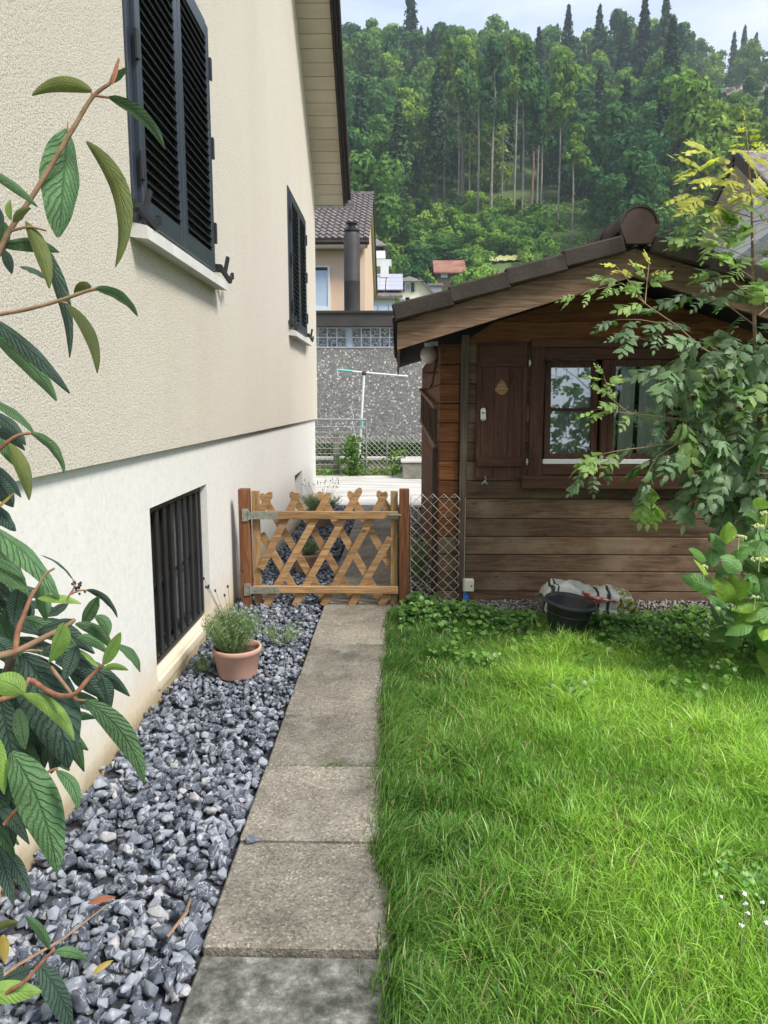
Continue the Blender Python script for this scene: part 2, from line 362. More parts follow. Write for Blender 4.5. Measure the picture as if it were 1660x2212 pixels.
def aggregate():
    t = NT('exposed_aggregate'); p = t.pos()
    v = t.n('ShaderNodeTexVoronoi'); v.inputs['Scale'].default_value = 26; t.l(p, v.inputs['Vector'])
    sp = t.n('ShaderNodeSeparateXYZ'); t.l(v.outputs['Color'], sp.inputs[0])
    c = t.ramp(sp.outputs[0], [(.0, (.10, .10, .095)), (.35, (.22, .215, .20)), (.7, (.34, .33, .31)), (.86, (.42, .41, .39)), (.9, (.78, .77, .73))])
    c = t.mix(t.ramp(v.outputs['Distance'], [(.30, 0.), (.55, .8)]), c, (.20, .195, .185))
    c = t.mix(1.0, c, t.ramp(t.noise(p, .9, 4), [(.3, .9), (.7, 1.08)]), 'MULTIPLY')
    t.col(c); t.b.inputs['Roughness'].default_value = .85; t.bump(v.outputs['Distance'], -.6, .01); return t.m
M['aggregate'] = aggregate()
def glass(name, refl, tint=(.97, .98, .98)):
    t = NT(name); t.t.nodes.remove(t.b)
    g = t.n('ShaderNodeBsdfGlossy'); g.inputs['Roughness'].default_value = .02; g.inputs['Color'].default_value = (.95, .97, 1, 1)
    r = t.n('ShaderNodeBsdfTransparent'); r.inputs[0].default_value = (*tint, 1)
    x = t.n('ShaderNodeMixShader'); lw = t.n('ShaderNodeLayerWeight'); lw.inputs[0].default_value = .5
    f = t.math('MINIMUM', t.math('ADD', t.math('MULTIPLY', lw.outputs['Fresnel'], .8), refl), 1.0)
    t.l(f, x.inputs[0]); t.l(r.outputs[0], x.inputs[1]); t.l(g.outputs[0], x.inputs[2]); t.l(x.outputs[0], t.o.inputs[0]); return t.m
M['glass'] = glass('window_glass', .20)
M['glass2'] = glass('window_glass_dim', .03, (.95, .97, .96))
def glassblock():
    t = NT('glass_block'); p = t.pos()
    c = t.ramp(t.noise(p, 9, 3, dist=3.5), [(.36, (.035, .045, .06)), (.50, (.16, .19, .23)), (.62, (.55, .60, .66))])
    t.col(c); t.b.inputs['Roughness'].default_value = .12; t.b.inputs['Specular IOR Level'].default_value = .8; t.bump(t.noise(p, 9, 3, dist=3.5), .8, .03); return t.m
M['glassblock'] = glassblock()
def foliage(name, cols, tr=.25, vary=.55, pscale=.6):
    """leaf clumps of far trees: hue differs from tree to tree"""
    t = NT(name); p = t.pos(); r = t.orand()
    c = t.ramp(r, cols)
    g = t.noise(p, pscale, 3); c = t.mix(1.0, c, t.ramp(g, [(.3, 1 - vary * .6), (.7, 1 + vary * .5)]), 'MULTIPLY')
    d = t.n('ShaderNodeBsdfDiffuse'); tl = t.n('ShaderNodeBsdfTranslucent'); x = t.n('ShaderNodeMixShader'); x.inputs[0].default_value = tr
    t.l(c, d.inputs[0]); t.l(c, tl.inputs[0]); t.l(d.outputs[0], x.inputs[1]); t.l(tl.outputs[0], x.inputs[2]); t.l(x.outputs[0], t.o.inputs[0])
    t.t.nodes.remove(t.b); return t.m
M['broad'] = foliage('broadleaf_foliage', [(.0, (.050, .13, .055)), (.35, (.095, .21, .058)), (.65, (.17, .30, .058)), (1., (.28, .40, .065))], .3, .75, .5)
M['conif'] = foliage('conifer_foliage', [(.0, (.036, .080, .050)), (.6, (.058, .115, .060)), (1., (.085, .15, .062))], .15)
M['scrub'] = foliage('scrub_foliage', [(.0, (.12, .25, .05)), (.6, (.18, .33, .06)), (1., (.30, .44, .08))])
M['hedge'] = foliage('hedge_foliage', [(.0, (.03, .085, .02)), (1., (.05, .12, .03))])
M['brownneedle'] = foliage('dry_needles', [(.0, (.15, .11, .07)), (1., (.17, .12, .08))])
def grassmat(name):
    t = NT(name); at = t.n('ShaderNodeAttribute', _attribute_name='col')
    d = t.n('ShaderNodeBsdfDiffuse'); tl = t.n('ShaderNodeBsdfTranslucent'); x = t.n('ShaderNodeMixShader'); x.inputs[0].default_value = .38
    gl = t.n('ShaderNodeBsdfGlossy'); gl.inputs['Roughness'].default_value = .4; y = t.n('ShaderNodeMixShader'); y.inputs[0].default_value = .035
    t.l(at.outputs['Color'], d.inputs[0]); t.l(at.outputs['Color'], tl.inputs[0]); t.l(d.outputs[0], x.inputs[1]); t.l(tl.outputs[0], x.inputs[2])
    t.l(x.outputs[0], y.inputs[1]); t.l(gl.outputs[0], y.inputs[2]); t.l(y.outputs[0], t.o.inputs[0]); t.t.nodes.remove(t.b); return t.m
M['grass'] = grassmat('grass_blades')
def leafmat(name, top, under, vein, nv=11, tr=.25, rough=.45, bs=.5, slant=1.2, vw=.13, ov=.25, bd=.004):
    """big leaf: midrib and slanting side veins from the uv (u along, v across), paler underside"""
    t = NT(name); uv = t.n('ShaderNodeUVMap').outputs[0]; sp = t.n('ShaderNodeSeparateXYZ'); t.l(uv, sp.inputs[0]); r = t.orand()
    av = t.math('ABSOLUTE', t.math('SUBTRACT', sp.outputs[1], .5))
    ph = t.math('SUBTRACT', t.math('MULTIPLY', t.math('ADD', sp.outputs[0], t.math('MULTIPLY', t.math('SUBTRACT', t.noise(t.pos(), 26, 2), .5), .16)), nv), t.math('MULTIPLY', t.math('POWER', av, .8), nv * slant * .30))
    fr = t.math('ABSOLUTE', t.math('SUBTRACT', t.math('FRACT', ph), .5))         # 0.5 on the vein line
    v1 = t.ramp(fr, [(.30, 0.), (.49, 1.)]); mid = t.ramp(av, [(.0, 1.), (.05, 0.)])
    vv = t.math('MAXIMUM', v1, mid); p = t.pos()
    nz = t.noise(p, 260, 3)
    c0 = t.mix(1.0, top, t.ramp(t.noise(p, 30, 4), [(.3, .8), (.7, 1.2)]), 'MULTIPLY')
    c = t.mix(t.math('MULTIPLY', v1, vw), c0, vein); c = t.mix(t.math('MULTIPLY', mid, .6), c, vein)
    gm = t.n('ShaderNodeNewGeometry'); c = t.mix(gm.outputs['Backfacing'], c, under)
    g2 = t.math('ADD', t.math('MULTIPLY', r, 2 * ov), 1 - ov); c = t.mix(1.0, c, g2, 'MULTIPLY')
    t.col(c); t.b.inputs['Roughness'].default_value = rough; t.b.inputs['Specular IOR Level'].default_value = .35
    h = t.math('SUBTRACT', t.math('MULTIPLY', nz, .9), vv); nb = t.bump(h, bs, bd)
    tl = t.n('ShaderNodeBsdfTranslucent'); t.l(c, tl.inputs[0]); x = t.n('ShaderNodeMixShader'); x.inputs[0].default_value = tr
    t.l(t.b.outputs[0], x.inputs[1]); t.l(tl.outputs[0], x.inputs[2]); t.l(x.outputs[0], t.o.inputs[0]); return t.m
M['v_d'] = leafmat('wrinkled_leaf_dark', (.060, .110, .078), (.20, .24, .12), (.026, .055, .036), 12, .10, .62, .9)
M['v_g'] = leafmat('wrinkled_leaf_green', (.095, .19, .080), (.22, .27, .12), (.050, .11, .042), 13, .18, .58, .8)
M['v_l'] = leafmat('wrinkled_leaf_young', (.24, .40, .09), (.30, .42, .14), (.17, .31, .06), 12, .3, .45, .5)
M['v_o'] = leafmat('leaf_underside', (.11, .14, .035), (.11, .14, .035), (.16, .19, .06), 12, .25, .6, .4)
M['v_y'] = leafmat('leaf_yellowed', (.55, .42, .10), (.5, .4, .12), (.4, .28, .05), 10, .3, .5, .4)
M['v_r'] = leafmat('leaf_dry', (.26, .10, .05), (.36, .18, .08), (.15, .06, .03), 8, .1, .6, .5)
M['h_g'] = leafmat('hydrangea_leaf', (.085, .20, .040), (.16, .28, .10), (.16, .28, .09), 7, .25, .35, .35, vw=.35, ov=.3)
M['h_l'] = leafmat('hydrangea_leaf_young', (.24, .42, .05), (.26, .42, .10), (.34, .5, .12), 7, .35, .35, .35, vw=.35, ov=.2)
M['k_g'] = leafmat('pinnate_leaf', (.10, .245, .035), (.15, .24, .11), (.11, .20, .07), 5, .3, .42, .2, vw=.2, ov=.35)
M['k_l'] = leafmat('pinnate_leaf_young', (.55, .60, .05), (.55, .56, .09), (.5, .55, .15), 5, .45, .42, .2, vw=.2, ov=.25)
M['k_m'] = leafmat('pinnate_leaf_fresh', (.22, .40, .055), (.26, .40, .11), (.2, .34, .1), 5, .4, .42, .2, vw=.2, ov=.3)
M['lav'] = pm('lavender_green', [(.3, (.15, .24, .08)), (.7, (.30, .40, .19))], 30, rough=.8)
M['lavhead'] = pm('dry_flower_head', [(0, (.05, .04, .045))], rough=.9)
M['floret'] = pm('cream_floret', [(0, (.62, .66, .32))], rough=.7)
M['petal'] = pm('white_petal', [(0, (.80, .80, .78))], rough=.7)

# ================================================================== terrain and ground sheets
def lerp(pts, x):
    if x <= pts[0][0]: return pts[0][1]
    for (a, b), (c, d) in zip(pts, pts[1:]):
        if x <= c: return b + (d - b) * (x - a) / (c - a)
    return pts[-1][1]
PROF = [(26, -.1), (40, 1.4), (60, 4.6), (80, 9.0), (100, 15.5), (118, 23.5), (138, 33.5), (170, 51), (215, 80), (250, 97), (285, 106), (312, 106), (420, 96)]
from mathutils import noise as mnoise
def gz(x, y):
    z = lerp(PROF, y + .04 * x)
    a = min(1, max(0, (y - 45) / 80))
    z += a * (2.6 * mnoise.noise(Vector((x * .018, y * .018, 3))) + 1.2 * mnoise.noise(Vector((x * .07, y * .07, 8))))
    z -= max(0, min(1, (y - 200) / 90)) * 3 * math.exp(-((x - 12) / 38.0) ** 2)       # the dip in the skyline
    return z
ys = list(np.concatenate([np.arange(-60, 24, 12), np.arange(24, 330, 4), np.arange(330, 461, 20)])); xs = list(range(-200, 301, 5))
V = [(float(x), float(y), gz(float(x), float(y)) if y > 20 else -.1) for y in ys for x in xs]; nx = len(xs)
F = [(j * nx + i, j * nx + i + 1, (j + 1) * nx + i + 1, (j + 1) * nx + i) for j in range(len(ys) - 1) for i in range(nx - 1)]
m_ = MB(); m_.add(V, F); o = m_.build('hillside_ground', M['valley'], smooth=True); tag(o, kind='structure')
def sheet(name, x0, x1, y0, y1, z, mat, n=1):
    m_ = MB(); m_.box((x0, y0, z - .03), (x1, y1, z)); o = m_.build(name, mat); return tag(o, kind='structure')
lawn = sheet('lawn_ground', .0, 6.5, .2, 4.75, -.012, M['turf'])
sheet('earth_bed', .06, 6.5, 4.751, 5.6, -.025, M['earth'])
sheet('garden_soil', -9, 6.5, -6, .199, -.03, M['turf'])
sheet('side_strip', .02, .30, 5.601, 10.2, -.03, M['earth'])
sheet('paved_yard', -12, 12, 10.21, 14.35, .0, M['concrete'])
gravel = sheet('gravel_bed', -1.16, -.52, .2, 10.2, -.045, M['grit'])
# ------------------------------------------------------------------ path of concrete slabs
m_ = MB(); m_.box((-.52, .2, -.09), (0.0, 10.2, -.045)); path = tag(m_.build('garden_path', M['earth']), kind='structure')
jn = [.75, 1.25, 1.754, 2.236, 2.741, 3.229, 3.728, 4.239, 4.743] + [4.743 + .5 * k for k in range(1, 11)] + [10.2]
for i, (a, b) in enumerate(zip(jn, jn[1:])):
    m_ = MB(); old = b < 1.8; z = -.020 if old else rnd.uniform(-.003, .002)
    xr = .0 if b < 3.8 else -.035
    x0 = -.512 + rnd.uniform(-.004, .004); a2 = rnd.uniform(-.0025, .0025)
    ax = (Vector((math.cos(a2), math.sin(a2), rnd.uniform(-.004, .004))), Vector((-math.sin(a2), math.cos(a2), rnd.uniform(-.005, .005))), Vector((0, 0, 1)))
    m_.cb(((x0 + xr) / 2, (a + b) / 2, z - .021), ((xr - x0) / 2, (b - a) / 2 - .0065, .021), ax, .006)
    o = m_.build('paving_slab', M['slab_old'] if old else M['slab'], path)
    if old: o['label'] = 'grey lichen-mottled slab at the near end of the path'
for (a, b) in ((4.25, 4.70), (4.71, 5.15)):
    m_ = MB(); m_.box((-.028, a, -.04), (.026, b, .004), .004); m_.build('edging_slab', M['slab'], path)

# ================================================================== cream house on the left
def wall_holes(m_, u0, u1, v0, v1, holes, fn, depth):
    us = sorted({u0, u1, *[h[0] for h in holes], *[h[1] for h in holes]}); vs = sorted({v0, v1, *[h[2] for h in holes], *[h[3] for h in holes]})
    for a, b in zip(us, us[1:]):
        for c, d in zip(vs, vs[1:]):
            if any(h[0] <= (a + b) / 2 <= h[1] and h[2] <= (c + d) / 2 <= h[3] for h in holes): continue
            m_.add([fn(a, c, 0), fn(b, c, 0), fn(b, d, 0), fn(a, d, 0)], [(0, 1, 2, 3)])
    for (a, b, c, d) in holes:
        for (p, q) in (((a, c), (b, c)), ((b, c), (b, d)), ((b, d), (a, d)), ((a, d), (a, c))):
            m_.add([fn(*p, 0), fn(*q, 0), fn(*q, depth), fn(*p, depth)], [(0, 1, 2, 3)])
house = thing('cream_house', 'cream roughcast house with dark shutters and white plinth filling the left side', 'house', (-1.16, 5, 0))
XW, XB = -1.13, -1.16
YE, YA = 10.57, 4.2
SL = .868
zt = lambda y: 4.30 + SL * (YE - abs(y - YA) - YA) + .0
m_ = MB()
zr = 4.40 + SL * (YE - YA); y0 = 2 * YA - YE
poly = [(XW, y0, 1.187), (XW, YE, 1.187), (XW, YE, 4.40), (XW, YA, zr), (XW, y0, 4.40)]
m_.prism([Vector(p) for p in poly], (-8, 0, 0)); m_.build('upper_wall', M['render'], house)
m_ = MB()
wall_holes(m_, y0, YE - .03, -.25, 1.187, [(3.42, 4.47, .085, .925), (8.36, 9.02, .10, .592)], lambda u, v, d: (XB - d, u, v), .115)
m_.add([(XB, YE - .03, -.25), (XB - 7.9, YE - .03, -.25), (XB - 7.9, YE - .03, 1.187), (XB, YE - .03, 1.187)], [(0, 1, 2, 3)])
m_.add([(XB - .2, y0, -.25), (XB - .2, YE - .04, -.25), (XB - .2, YE - .04, 1.18), (XB - .2, y0, 1.18)], [(0, 1, 2, 3)])
m_.build('plinth_wall', M['base'], house)
# roof overhang: soffit boards, barge board, verge tiles, gutter
def rp(x, y, dz=0): return Vector((x, y, 4.40 + SL * (YE - y) + dz))
for side in (0,):
    n = 62; yb = YE + .17; step = .118
    roofy = yb - n * step
for k in range(n):
    y1 = yb - k * step; y2 = y1 - step + .004
    if y2 < YA: break
    m_ = MB(); m_.bar(rp(-.955, y1, -.135) + Vector((0, 0, 0)), rp(-.955, y2, -.135), .41, .016, up=(0, 0, 1), ch=.003); m_.build('soffit_board', M['soffit'], house)
m_ = MB(); a, b = rp(-.735, yb + .01, -.10), rp(-.735, YA, -.10); m_.bar(a, b, .024, .17); m_.build('barge_board', M['darkbrown'], house)
m_ = MB(); a, b = rp(-.705, yb + .02, -.05), rp(-.705, YA, -.05); m_.bar(a, b, .030, .15); m_.build('barge_cap', M['iron'], house)
for k in range(26):
    y1 = yb + .05 - k * .30
    m_ = MB(); m_.bar(rp(-.67, y1, .0), rp(-.67, y1 - .31, .035), .05, .13, ch=.01); m_.build('verge_tile', M['tile'], house)
m_ = MB(); m_.bar(rp(-5.0, yb, .05), rp(-5.0, YA - .03, .05), 8.5, .10); q = [rp(-9.2, YA, .12), rp(-.70, YA, .12), Vector((-.70, y0 - .2, 4.3)), Vector((-9.2, y0 - .2, 4.3))]
m_.prism(q, (0, 0, -.1)); m_.build('roof', M['tile'], house)
m_ = MB(); pts = []
for i in range(9):
    t = math.pi * i / 8; pts.append((math.cos(t) * .07, -math.sin(t) * .07))
gv = [Vector((-.60, YE + .27 + a, 4.16 + b)) for a, b in pts]; gw = [Vector((-9, p.y, p.z)) for p in gv]
m_.add(gv + gw, [(i, i + 1, 9 + i + 1, 9 + i) for i in range(8)] + [tuple(range(9))]); m_.build('gutter', M['zinc'], house)
# shuttered windows
def shuttered(y0, y1, z0, z1, nl):
    x = XW
    m_ = MB(); m_.box((x - .02, y0 - .055, z0 - .03), (x + .012, y0 - .004, z1 + .05), .003); m_.box((x - .02, y1 + .004, z0 - .03), (x + .012, y1 + .03, z1 + .05), .003); m_.box((x - .02, y0 - .003, z1 + .006), (x + .012, y1 + .003, z1 + .05), .003)
    fr = m_.build('window_frame', M['anthracite'], house)
    ym = (y0 + y1) / 2
    for (a, b) in ((y0, ym - .003), (ym + .003, y1)):
        m_ = MB(); st = .062
        m_.box((x - .002, a, z0), (x + .034, a + st, z1), .004); m_.box((x - .002, b - st, z0), (x + .034, b, z1), .004)
        m_.box((x - .002, a + st, z0), (x + .033, b - st, z0 + .10), .003); m_.box((x - .002, a + st, z1 - .08), (x + .033, b - st, z1), .003)
        m_.box((x + .0005, a + st + .001, z0 + .101), (x + .004, b - st - .001, z1 - .081))
        sh = m_.build('shutter', M['anthracite'], house)
        h = z1 - z0 - .19; c = None
        for k in range(nl):
            z = z0 + .115 + h * (k + .5) / nl
            if c is None:
                m_ = MB(); m_.bar(Vector((x + .018, a + st - .002, z)), Vector((x + .018, b - st + .002, z)), .040, .007, up=(.62, 0, .78), ch=.002)
                c = m_.build('louvre', M['iron'], sh); zz = z
            else:
                d = c.copy(); COL.objects.link(d); d.parent = sh; d.location = (0, 0, z - zz)
    for yy in (y0 - .012, y1 + .005):
        for z in (z0 + .22, z0 + .70, z1 - .22):
            m_ = MB(); m_.box((x + .030, yy - .008, z - .06), (x + .046, yy + .018, z + .06), .003); m_.build('hinge', M['iron'], house)
    m_ = MB(); m_.prism([Vector((x - .05, y0 - .10, z0 - .02)), Vector((x + .075, y0 - .10, z0 - .045)), Vector((x + .08, y0 - .10, z0 - .10)), Vector((x - .05, y0 - .10, z0 - .085))], (0, y1 - y0 + .20, 0))
    m_.build('window_sill', M['sill'], house)
    for yy, s in ((y0 - .06, 1), (y1 + .14, -1)):
        m_ = MB(); z = z0 + .0
        m_.bar((x, yy - .05, z + .035), (x + .05, yy - .05, z + .03), .035, .045); m_.bar((x + .05, yy - .07, z + .03), (x + .075, yy + .06, z - .03), .02, .026)
        m_.bar((x + .06, yy - .02, z + .0), (x + .075, yy + .02, z + .11), .016, .022); m_.bar((x + .075, yy + .06, z - .03), (x + .075, yy + .115, z + .012), .014, .03)
        m_.bar((x + .075, yy + .115, z + .01), (x + .075, yy + .15, z + .02), .014, .04); m_.build('shutter_catch', M['iron'], house)
shuttered(3.34, 4.615, 2.20, 3.555, 25)
shuttered(7.99, 9.24, 2.20, 3.555, 25)
# barred cellar window
x = XB; m_ = MB(); ya, yb_, za, zb = 3.423, 4.467, .088, .922
m_.prism([Vector((x - .10, ya, za + .03)), Vector((x + .012, ya, za - .012)), Vector((x + .012, ya, za - .055)), Vector((x - .10, ya, za - .055))], (0, yb_ - ya, 0)); m_.build('cellar_sill', M['base'], house)
gr = MB(); xg = x - .045
for (a, b) in (((xg - .009, ya + .01, za + .03), (xg + .009, ya + .035, zb - .01)), ((xg - .009, yb_ - .035, za + .03), (xg + .009, yb_ - .01, zb - .01)),
               ((xg - .009, ya + .035, za + .03), (xg + .009, yb_ - .035, za + .052)), ((xg - .009, ya + .035, zb - .035), (xg + .009, yb_ - .035, zb - .01))): gr.box(a, b, .002)
gr = gr.build('window_grille', M['iron'], house)
for k in range(8):
    yy = ya + .035 + (yb_ - ya - .07) * (k + .5) / 8; m_ = MB(); m_.box((xg - .008, yy - .021, za + .052), (xg + .008, yy + .021, zb - .036), .003); m_.build('grille_bar', M['iron'], gr)
m_ = MB(); m_.box((xg - .016, ya + .036, .50), (xg - .0095, yb_ - .036, .52)); m_.build('grille_crossbar', M['iron'], gr)
m_ = MB(); xf = x - .105
for (a, b) in (((xf, ya + .001, za + .001), (xf + .03, ya + .06, zb - .001)), ((xf, yb_ - .06, za + .001), (xf + .03, yb_ - .001, zb - .001)), ((xf, ya + .061, zb - .06), (xf + .03, yb_ - .061, zb - .001)),
               ((xf, 3.90, za + .061), (xf + .03, 3.96, zb - .061)), ((xf, ya + .061, za + .031), (xf + .03, yb_ - .061, za + .09))): m_.box(a, b)
wf = m_.build('cellar_window_frame', M['iron'], house)
m_ = MB(); m_.box((xf - .008, ya + .06, za + .09), (xf - .001, 3.90, zb - .06)); m_.build('pane', M['dark'], wf)
m_ = MB(); m_.box((xf - .008, 3.96, za + .09), (xf - .001, yb_ - .06, zb - .06)); m_.build('pane', M['zinc'], wf)
m_ = MB(); m_.box((x - .11, 8.365, .10), (x - .10, 9.015, .59)); m_.build('cellar_shutter', M['zinc'], house)

# ================================================================== garden gate
GY = 5.1
def gx(cx): return -1.01 + (cx - 180) * .001074
def gzz(cy): return .673 - (cy - 245) * .0011
gate = thing('lattice_gate', 'low wooden garden gate of crossed slats closed across path and gravel', 'gate', (-.5, GY, .05))
for (a, b, top) in ((180, 230, 122), (1080, 1127, 122)):
    m_ = MB(); m_.box((gx(a), GY - .012, -.0), (gx(b), GY + .014, gzz(top)), .003); m_.build('gate_stile', M['gatewood_v'], gate)
for (c0, c1) in ((245, 296), (727, 776)):
    m_ = MB(); m_.box((gx(181), GY - .055, gzz(c1)), (gx(1130), GY - .033, gzz(c0)), .004); m_.build('gate_rail', M['gatewood'], gate)
def slat(p, q, yy, t0, t1):
    p = Vector((gx(p[0]), yy, gzz(p[1]))); q = Vector((gx(q[0]), yy, gzz(q[1]))); d = (q - p).normalized(); s_ = Vector((-d.z, 0, d.x)) * .0245
    tip = d * .028; poly = [p - s_, p + s_]
    if t0: poly = [p + tip - s_, p + d * .006 - s_ * .4, p + d * .006 + s_ * .4, p + tip + s_]
    end = [q + s_, q - s_]
    if t1: end = [q - tip + s_, q - d * .004 + s_ * .35, q - d * .004 - s_ * .35, q - tip - s_]
    m_ = MB(); m_.prism(poly + end, (0, .018, 0)); m_.build('gate_slat', M['gatewood'], gate)
for (p, q, a, b) in (((637, 862), (1055, 122), 0, 1), ((450, 862), (890, 98), 0, 1), ((262, 862), (690, 128), 0, 1), ((232, 620), (487, 130), 0, 1), ((232, 262), (312, 125), 0, 1), ((820, 862), (1078, 420), 0, 0), ((1015, 862), (1078, 752), 0, 0)):
    slat(p, q, GY - .032, a, b)
for (p, q, a, b) in (((660, 860), (236, 140), 0, 1), ((850, 860), (430, 128), 0, 1), ((1030, 860), (610, 128), 0, 1), ((1078, 608), (806, 125), 0, 1), ((1078, 270), (995, 122), 0, 1), ((488, 840), (232, 400), 0, 0), ((290, 856), (232, 750), 0, 0)):
    slat(p, q, GY + .0145, a, b)
for (c0, c1) in ((250, 296), (732, 776)):
    m_ = MB(); m_.box((gx(172), GY - .060, gzz(c1)), (gx(355), GY - .0555, gzz(c0)), .001); m_.box((gx(124), GY - .060, gzz(c1 + 14)), (gx(166), GY - .0505, gzz(c0 - 20)), .001)
    m_.tube([(gx(168), GY - .058, gzz(c1 + 4)), (gx(168), GY - .058, gzz(c0 - 6))], .008, 8)
    for cx in (200, 330): m_.ball((gx(cx), GY - .061, gzz((c0 + c1) / 2)), .006, 6, 4)
    m_.build('hinge', M['galv'], gate)
m_ = MB(); m_.tube([(gx(1060), GY - .066, gzz(266)), (gx(1150), GY - .066, gzz(266))], .006, 8); m_.box((gx(1064), GY - .060, gzz(284)), (gx(1122), GY - .0555, gzz(252))); m_.tube([(gx(1085), GY - .066, gzz(266)), (gx(1085), GY - .09, gzz(262))], .005, 6)
m_.build('latch', M['galv'], gate)
for (a, b, lab) in ((100, 170, 'brown stained square post carrying the gate hinges beside the house wall'), (1136, 1200, 'brown stained square latch post between gate and chain-link mesh')):
    m_ = MB(); m_.box((gx(a), GY - .05, -.12), (gx(b), GY + .025, gzz(107)), .004); o = m_.build('gate_post', M['postwood']); tag(o, lab, 'post', 'gate posts')
# chain-link panel between gate post and shed
def chainlink(x0, x1, y, z0, z1, cell, r, frayed=True):
    m_ = MB(); n = int((x1 - x0) / cell) + 1; nz = int(round((z1 - z0) / cell)); h = cell / 2
    for i in range(-nz, n + 1):
        for s in (1, -1):
            pts = []
            for k in range(nz * 2 + 1):
                xx = (x0 + (i * cell + k * h)) if s > 0 else (x0 + ((i + nz) * cell + h * 0 - k * h)); zz = z0 + k * h
                if x0 - 1e-6 <= xx <= x1 + 1e-6: pts.append((xx, y + (.003 if (k % 2) else -.003) * s, zz))
            if len(pts) > 1: m_.tube(pts, r, 4)
    if frayed:
        for i in range(n):
            xx = x0 + i * cell; m_.tube([(xx, y, z1), (xx - .008, y, z1 + .012), (xx - .014, y - .003, z1 + .004)], r, 4); m_.tube([(xx, y, z1), (xx + .008, y, z1 + .014)], r, 4)
    return m_
mesh = thing('chain_link_panel', 'short piece of chain-link mesh between the gate post and the shed corner', 'fence', (.28, 5.12, 0))
chainlink(.098, .478, 5.13, .02, .755, .0765, .0019).build('wire_mesh', M['wire'], mesh)
m_ = MB(); m_.tube([(.098, 5.125, .0), (.098, 5.125, .76)], .0022, 4); m_.tube([(.478, 5.125, .0), (.478, 5.125, .76)], .0022, 4); m_.build('edge_wire', M['wire'], mesh)

# ================================================================== garden shed
shed = thing('garden_shed', 'dark brown log shed with gabled tile roof, curtained window and open shutter', 'shed', (1.46, 5.25, 0))
FY, XC = 5.25, 1.46; SX0, SX1 = .31, 2.61; SLS = .302
def under(x, z=2.19): return z - SLS * abs(x - XC)
WX0, WX1, WZ0, WZ1 = .925, 2.06, .85, 1.835
k = 0; z = .055; seams = [.062, .207, .333, .462, .594, .737, .868, 1.005, 1.14, 1.275, 1.41, 1.545, 1.68, 1.82, 1.965, 2.10, 2.24]
for z0_, z1_ in zip([-.02] + seams, seams):
    red = z0_ > .86
    segs = [(SX0 + .13, SX1)]
    if z0_ >= .84 and z1_ < 1.86: segs = [(SX0 + .13, WX0 + .01), (WX1 - .01, SX1)]
    segs.append((SX0 - .012, SX0 + .127))
    for (a, b) in segs:
        lim = XC - (2.19 - z0_) / SLS
        if z0_ > 2.19 - SLS * (XC - SX0) - .14:
            # boards under the roof slope: cut to the rafters
            def xl(zz): return max(a, XC - (2.20 - zz) / SLS)
            def xr(zz): return min(b, XC + (2.20 - zz) / SLS)
            if xl(z0_) >= xr(z0_): continue
            zt_ = min(z1_ - .004, 2.199)
            if xl(zt_) > xr(zt_): zt_ = 2.19
            if b < .5 and xl(zt_) >= xr(zt_): continue
            m_ = MB(); m_.prism([Vector((xl(z0_), FY, z0_)), Vector((xr(z0_), FY, z0_)), Vector((xr(zt_), FY, zt_)), Vector((xl(zt_), FY, zt_))], (0, .04, 0))
        else:
            m_ = MB(); dy = rnd.uniform(-.002, .002); m_.box((a, FY + dy, z0_), (b, FY + .04, z1_ - .0045), .0045)
        m_.build('wall_board', M['logs_red'] if (z0_ > 1.78 or (b < .93 and z0_ > .86) or (b<.5 and z0_ > .4)) else M['logs'], shed)
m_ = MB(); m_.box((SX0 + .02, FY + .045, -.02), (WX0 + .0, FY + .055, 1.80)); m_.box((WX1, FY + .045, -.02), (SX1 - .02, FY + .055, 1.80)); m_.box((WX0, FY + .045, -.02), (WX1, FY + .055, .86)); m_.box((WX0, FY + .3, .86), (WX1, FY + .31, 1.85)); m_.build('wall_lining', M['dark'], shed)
for z0_, z1_ in zip([-.02] + seams[:13], seams[:14]):
    m_ = MB(); m_.box((SX0 - .012, FY + .048, z0_), (SX0 + .03, 9.0, z1_ - .0045), .004); m_.build('side_board', M['logs_side'], shed)
    m_ = MB(); m_.box((SX1 - .03, FY + .048, z0_), (SX1 + .012, 9.0, z1_ - .0045), .004); m_.build('side_board', M['logs_side'], shed)
m_ = MB(); m_.box((SX0 + .031, 8.95, -.02), (SX1 - .031, 9.0, 1.8)); m_.build('back_wall', M['logs'], shed)
m_ = MB(); m_.bar((.463, FY - .022, .0), (.470, FY - .022, 1.875), .030, .052, up=(1, 0, 0), ch=.003); m_.build('downpipe_batten', M['batten'], shed)
